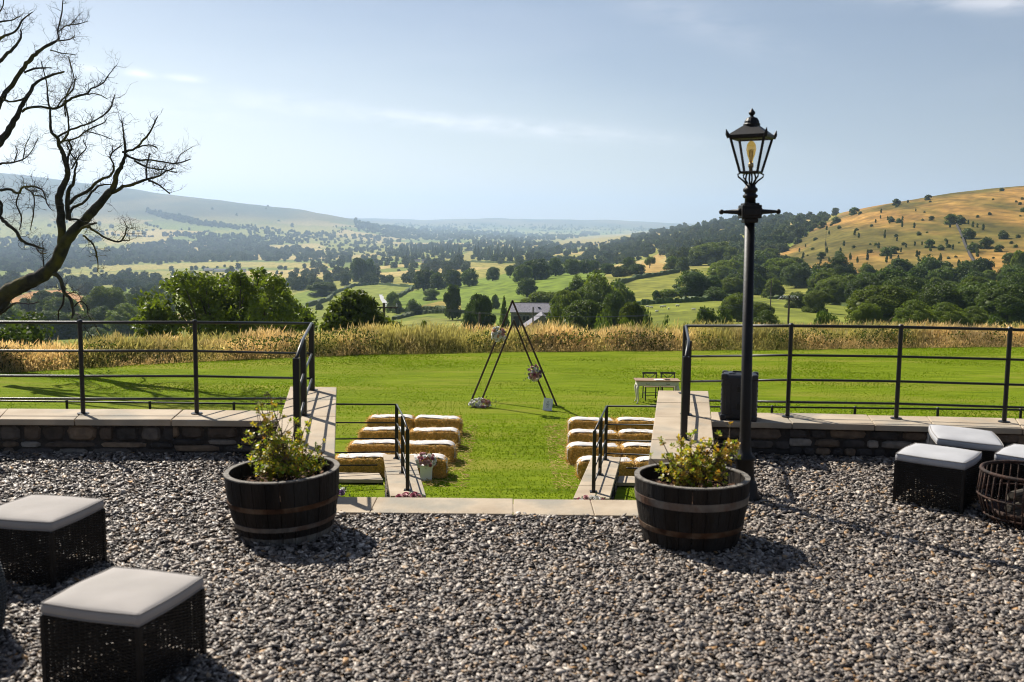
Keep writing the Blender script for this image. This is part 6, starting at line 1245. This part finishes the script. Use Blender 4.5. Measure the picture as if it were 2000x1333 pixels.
def pole(label, px, top, bot, r, arm=True, cage=False):
    p = bpt(px, 620, r); z0 = ground(p[0], p[1]) - .3; zt = bpt(px, top, r)[2]; root = thing('power_pole', label, 'power pole', (p[0], p[1], z0)); H_ = zt - z0; MB().tube([(0, 0, 0), (0, 0, H_)], [.14, .10], 8).build('mast', M['pole'], root)
    if arm:
        MB().box((0, 0, H_ - .35), (2.1, .12, .12)).build('cross_arm', M['pole'], root)
        for x_ in (-.95, 0, .95): MB().lathe([(.03, H_ - .28), (.07, H_ - .24), (.07, H_ - .18), (.04, H_ - .15), (.06, H_ - .1), (.02, H_ - .04)], 8, (x_, 0, 0)).build('insulator', M['ceramic'], root)
    if cage:
        b = MB()
        for k in range(7): x_ = -.9 + .3 * k; b.tube([(x_ * .2, 0, H_ - .4), (x_ * .7, 0, H_ + .05), (x_, .2, H_ - .15), (x_ * 1.35, .3, H_ - .5)], .03, 5)
        b.build('jumper_wires', M['ceramic'], root)
    return p, zt
pA = pole('dark wooden power pole with cross arm above the dry grass on the left', 750, 592, 645, 75); pB = pole('power pole with pale curved jumper wires right of the lamp post', 1540, 578, 620, 115, cage=True)
pole('plain thin pole right of the lamp post', 1504, 548, 592, 250, arm=False); pole('pole with a small box left of the slate roofed barn', 937, 611, 640, 90, arm=False); pole('thin pole standing in front of the barn roof', 1041, 600, 632, 150, arm=False); pole('tall thin pole at the foot of the golden hill', 1593, 520, 552, 420, arm=False); pole('thin pole on the golden hillside', 1606, 452, 484, 620, arm=False)
for k, dx in enumerate((-.95, 0, .95)):
    a = Vector((pA[0][0] + dx, pA[0][1], pA[1] - .05)); c = Vector((pB[0][0] + dx, pB[0][1], pB[1] - .05)); pts = []
    for i in range(41): t = i / 40; q = a.lerp(c, t); q.z -= 4 * 1.6 * t * (1 - t); pts.append(q)
    tag(MB().tube(pts, .011, 4, cap=False).build('power_line', M['wire']), ['nearest of the three thin wires slung between the two power poles', 'middle of the three thin wires slung between the two power poles', 'farthest of the three thin wires slung between the two power poles'][k], 'power line', 'overhead wires')
x, y, z, r = land(1555, 421); root = thing('radio_mast', 'tiny thin radio mast on the skyline right of the lamp post', 'mast', (x, y, z)); MB().tube([(0, 0, 0), (0, 0, 11 / FO * r)], [.5, .2], 5).build('lattice', M['wire'], root)
# sheep
def sheep():
    root = thing('sheep', '', 'sheep'); b = MB(); b.ball((0, 0, .62), (.58, .28, .30), 14, 9); b.ball((-.42, 0, .60), (.25, .25, .26), 10, 7); b.ball((.40, 0, .66), (.24, .23, .25), 10, 7); b.build('fleece', M['wool'], root, smooth=True)
    b = MB(); b.tube([(.52, 0, .72), (.64, 0, .62), (.76, 0, .42), (.84, 0, .30)], [.13, .12, .09, .05], 8); b.ball((.66, .12, .62), (.03, .08, .04), 6, 4); b.ball((.66, -.12, .62), (.03, .08, .04), 6, 4); b.build('head', M['wool'], root, smooth=True)
    for sx in (-.36, .36):
        for sy in (-.13, .13): MB().tube([(sx, sy, .45), (sx + .02, sy, .25), (sx, sy, 0)], [.06, .035, .03], 6).build('leg', M['sheepface'], root)
    return root
s0 = sheep()
for i, (px, py) in enumerate([(1237, 605), (1244, 604), (1265, 602), (1272, 603), (1292, 602), (1298, 601), (1306, 606), (1323, 600), (1355, 607), (1283, 611)]):
    o = s0 if i == 0 else copy_tree(s0); x, y, z, r = land(px, py); k = min(7.5 / FO * r / 1.35, 1.6); o.location = (x, y, z - .05); o.rotation_euler = (0, 0, [0, .3, 3.1, 2.8, .2, 3.3, 1.2, .1, 3.0, .4][i]); o.scale = (k, k, k); tag(o, f'{ORD[sorted([1237, 1244, 1265, 1272, 1292, 1298, 1306, 1323, 1355, 1283]).index(px)]} white sheep from the left on the field left of the lamp', 'sheep', 'sheep grazing in the field')

# ------------------------------------------------------------------ woods and hedgerow trees over the whole valley
WOODS = [ # (outline as seen, density)
 ([(1195, 474), (1250, 458), (1300, 450), (1400, 434), (1500, 426), (1600, 418), (1700, 396), (1690, 404), (1640, 424), (1600, 446), (1570, 464), (1532, 492), (1530, 515), (1575, 535), (1600, 545), (1600, 580), (1520, 575), (1470, 585), (1420, 575), (1405, 530), (1345, 522), (1318, 520), (1300, 500), (1290, 492), (1240, 505), (1180, 498)], 1.0),
 ([(1590, 545), (1660, 545), (1700, 540), (1850, 540), (1960, 520), (2100, 525), (2100, 606), (1985, 604), (1930, 618), (1860, 625), (1700, 622), (1600, 595)], 1.0),
 ([(-120, 500), (60, 492), (180, 496), (330, 474), (420, 478), (600, 486), (600, 510), (420, 512), (330, 514), (200, 520), (60, 532), (-120, 534)], .95), ([(-120, 545), (80, 552), (310, 545), (318, 562), (200, 565), (100, 578), (-120, 585)], .9), ([(-100, 618), (60, 612), (150, 605), (220, 590), (320, 588), (330, 636), (160, 640), (100, 655), (-100, 660)], .9),
 ([(230, 558), (300, 560), (340, 570), (330, 600), (280, 600), (240, 590), (278, 584)], .9), ([(330, 456), (560, 466), (640, 482), (600, 486), (420, 480)], .55),
 ([(285, 410), (330, 420), (410, 436), (480, 446), (480, 450), (400, 444), (320, 428), (285, 416)], .9), ([(690, 432), (740, 440), (800, 447), (880, 452), (1000, 460), (1180, 462), (1180, 468), (1000, 472), (800, 466), (700, 452)], .75),
 ([(560, 500), (700, 488), (800, 492), (900, 505), (880, 530), (800, 530), (700, 520), (620, 530), (560, 520)], .28), ([(480, 440), (560, 452), (700, 462), (820, 478), (1000, 482), (1000, 492), (800, 492), (600, 480), (480, 465)], .22), ([(560, 536), (660, 530), (740, 538), (830, 540), (900, 540), (830, 556), (690, 556), (600, 575), (560, 570)], .45),
 ([(1000, 470), (1100, 480), (1200, 482), (1250, 505), (1230, 520), (1160, 512), (1080, 500), (1000, 494)], .6), ([(0, 470), (120, 462), (200, 470), (120, 486), (0, 490)], .4), ([(1080, 570), (1200, 552), (1250, 600), (1230, 640), (1080, 640)], .35), ([(925, 487), (1010, 487), (1012, 506), (925, 506)], 1.6), ([(855, 486), (902, 484), (902, 502), (855, 502)], 1.6), ([(780, 484), (855, 486), (855, 500), (780, 502)], 1.2),
 ([(960, 560), (1000, 575), (1060, 590), (1000, 600)], .3)]
ncand = 260000; qx = rng.uniform(-230, 2230, ncand); qy = rng.uniform(396, 668, ncand)
dd = F[None] + (qx[:, None] - 1000) / FO * R[None] - (qy[:, None] - 666.5) / FO * U[None]; qa = np.arctan2(dd[:, 0], dd[:, 1]); qj = (qa - AZ0) / (AZ1 - AZ0) * (NC - 1); ji = np.clip(np.round(qj).astype(int), 0, NC - 1)
qr = np.zeros(ncand); order = np.argsort(ji); negV = -VIS
for j in np.unique(ji):
    s = np.nonzero(ji == j)[0]; k = np.clip(np.searchsorted(negV[:, j], -qy[s]), 1, NR - 1); y0_, y1_ = VIS[k - 1, j], VIS[k, j]; f = np.where(y0_ == y1_, 0, (y0_ - qy[s]) / np.where(y0_ == y1_, 1, y0_ - y1_)); f = np.clip(f, 0, 1); qr[s] = np.where((qy[s] < VIS[-1, j]) | (k >= NR - 1), -1, np.exp(lrg[k - 1] + (lrg[k] - lrg[k - 1]) * f))
ok = (qr > 110) & (qr < 11500); qx, qy, qr, qa, qj = qx[ok], qy[ok], qr[ok], qa[ok], qj[ok]
X_, Y_ = qr * np.sin(qa), qr * np.cos(qa); ri = (np.log(qr) - lrg[0]) / (lrg[1] - lrg[0]); i0 = np.clip(ri.astype(int), 0, NR - 2); j0 = np.clip(qj.astype(int), 0, NC - 2); u = ri - i0; v = np.clip(qj - j0, 0, 1)
Z_ = (TZ[i0, j0] * (1 - v) + TZ[i0, j0 + 1] * v) * (1 - u) + (TZ[i0 + 1, j0] * (1 - v) + TZ[i0 + 1, j0 + 1] * v) * u
size = (6.5 + 5.5 * rng.uniform(0, 1, len(qx)) ** 1.5) * (1 + qr / 5200); spx = size / qr * FO
dens = np.zeros(len(qx)); con = np.zeros(len(qx), bool)
for poly, dn in WOODS:
    k = inpoly(qx, qy, poly); dens[k] = np.maximum(dens[k], dn)
    if dn > 1.1: con |= k
noi = fbm(X_ / 340, Y_ / 420, 81, 3); valley = (Z_ < 30) & (qr > 900)
dens = np.maximum(dens, np.where(valley & (noi > .63) & ~((qx < 760) & (qy < 462)), .8, 0))
_, e1 = voro(X_, Y_, 175.0, 20); _, e2 = voro(X_, Y_, 330.0, 40); e = np.where(qr > 2600, e2, e1); hedge = (e < np.clip(qr * .0035, 3, 14)) & (qr > 330) & (Z_ < np.where(qx < 760, 12, 120))
dens = np.maximum(dens, np.where(hedge, np.where((qx < 760) & (qy < 462), .16, np.where(qr > 1500, .38, .30)), 0)); dens = np.maximum(dens, np.where(Z_ < np.where(qx < 760, 8, 60), .014, .001))
for poly, c in FIELDS:
    k = inpoly(qx, qy, poly); dens[k] = np.minimum(dens[k], .004)
gold_k = inpoly(qx, qy, GOLD) & (qr < 1900) & (qr > 330); dens[gold_k] = .0
size = np.where(hedge & (dens < .6), size * .62, size); spx = size / qr * FO
area = 2460 * 272 / ncand; acc = rng.uniform(0, 1, len(qx)) < dens * area * 4.2 / (spx * spx * .62); sel = np.nonzero(acc)[0]; spx = spx * rng.uniform(.999, 1, len(spx))
print('woodland trees', len(sel))
big = sel[np.argsort(-spx[sel])]; nI = 150; ind, rest = big[:nI], big[nI:]
for n_, i in enumerate(ind):
    reg = 'in the wood left of the wide bushy tree' if qx[i] < 560 else ('in the valley fields left of the arch' if qx[i] < 960 else ('among the fields and hedges right of the arch' if qx[i] < 1300 else ('on the wooded slope around the lamp post' if qx[i] < 1600 else 'in the wood at the foot of the golden hill')))
    adj = ('dark' if n_ % 3 else 'paler') + (' round' if n_ % 2 else ' bushy') + (' tall' if spx[i] > 62 else '')
    tree('tree', adj + ' tree ' + reg, X_[i], Y_[i], Z_[i] - .4, size[i], size[i] * rng.uniform(.85, 1.15), 'round' if n_ % 2 else 'bush', n_ % 4, 'mid', M['leaf_dark'] if n_ % 3 else M['leaf_mid'], adj + ' trees ' + reg)
protos = []
for kind, var in (('round', 0), ('round', 1), ('bush', 2), ('round', 3), ('wide', 0), ('conifer', 1)):
    V, Fq = crown_geo(300 + var, kind, 1500, .05); o = np_mesh('crown_source', V, Fq, M['leaf_far']); protos.append(o.data); bpy.data.objects.remove(o)
# the mass of the far woods: one object, each tree a scaled turned crown
def merged():
    """points carrying an index, a scale and a turn, dressed with the crown shapes"""
    n = len(rest); me = bpy.data.meshes.new('far_woodland'); me.vertices.add(n); me.vertices.foreach_set('co', np.stack([X_[rest], Y_[rest], Z_[rest] - .5], -1).astype(np.float32).ravel())
    a = me.attributes.new('kind_index', 'INT', 'POINT'); idx_ = np.where(con[rest], 5, rng.integers(0, 5, n)).astype(np.int32); a.data.foreach_set('value', idx_)
    hs = size[rest]; sc = np.stack([hs * np.where(con[rest], .62, 1), hs * np.where(con[rest], .62, 1), hs * rng.uniform(.6, 1.15, n) * np.where(con[rest], 1.35, 1)], -1).astype(np.float32)
    a = me.attributes.new('size3', 'FLOAT_VECTOR', 'POINT'); a.data.foreach_set('vector', sc.ravel()); a = me.attributes.new('turn', 'FLOAT_VECTOR', 'POINT'); a.data.foreach_set('vector', np.stack([np.zeros(n), np.zeros(n), rng.uniform(0, 6.28, n)], -1).astype(np.float32).ravel())
    o = bpy.data.objects.new('far_woodland', me); COL.objects.link(o)
    ng = bpy.data.node_groups.new('woods', 'GeometryNodeTree'); ng.interface.new_socket('Geometry', in_out='INPUT', socket_type='NodeSocketGeometry'); ng.interface.new_socket('Geometry', in_out='OUTPUT', socket_type='NodeSocketGeometry')
    N, L = ng.nodes, ng.links; gi_, go_ = N.new('NodeGroupInput'), N.new('NodeGroupOutput'); ip = N.new('GeometryNodeInstanceOnPoints'); g2i = N.new('GeometryNodeGeometryToInstance')
    for me_ in reversed(protos):
        ob = bpy.data.objects.new('crown_shape', me_); oi = N.new('GeometryNodeObjectInfo'); oi.inputs[0].default_value = ob; oi.inputs[1].default_value = False; L.new(oi.outputs['Geometry'], g2i.inputs[0])
    L.new(gi_.outputs[0], ip.inputs['Points']); L.new(g2i.outputs[0], ip.inputs['Instance']); ip.inputs['Pick Instance'].default_value = True
    def at(nm, ty):
        q = N.new('GeometryNodeInputNamedAttribute'); q.data_type = ty; q.inputs[0].default_value = nm; return q.outputs[0]
    L.new(at('kind_index', 'INT'), ip.inputs['Instance Index']); L.new(at('turn', 'FLOAT_VECTOR'), ip.inputs['Rotation']); L.new(at('size3', 'FLOAT_VECTOR'), ip.inputs['Scale']); L.new(ip.outputs[0], go_.inputs[0])
    md = o.modifiers.new('woods', 'NODES'); md.node_group = ng; return o
tag(merged(), 'blue green woods and hedgerow trees filling the far valley', 'woodland', kind='stuff')

# ------------------------------------------------------------------ air
b = MB(); zlo = float(TZ.min()) - 3; zhi = float(TZ.max()) + 40; b.box((0, 11900, (zlo + zhi) / 2), (44000, 26000, zhi - zlo)); hz_m = bpy.data.materials.new('air'); hz_m.use_nodes = True; N = hz_m.node_tree.nodes
N.remove(N['Principled BSDF']); pv = N.new('ShaderNodeVolumePrincipled'); pv.inputs['Color'].default_value = (.54, .72, 1.0, 1); pv.inputs['Density'].default_value = 9.5e-5; pv.inputs['Anisotropy'].default_value = .35; hz_m.node_tree.links.new(pv.outputs[0], N['Material Output'].inputs['Volume'])
tag(b.build('haze', hz_m), 'thin blue summer haze over the valley', 'haze', kind='stuff')
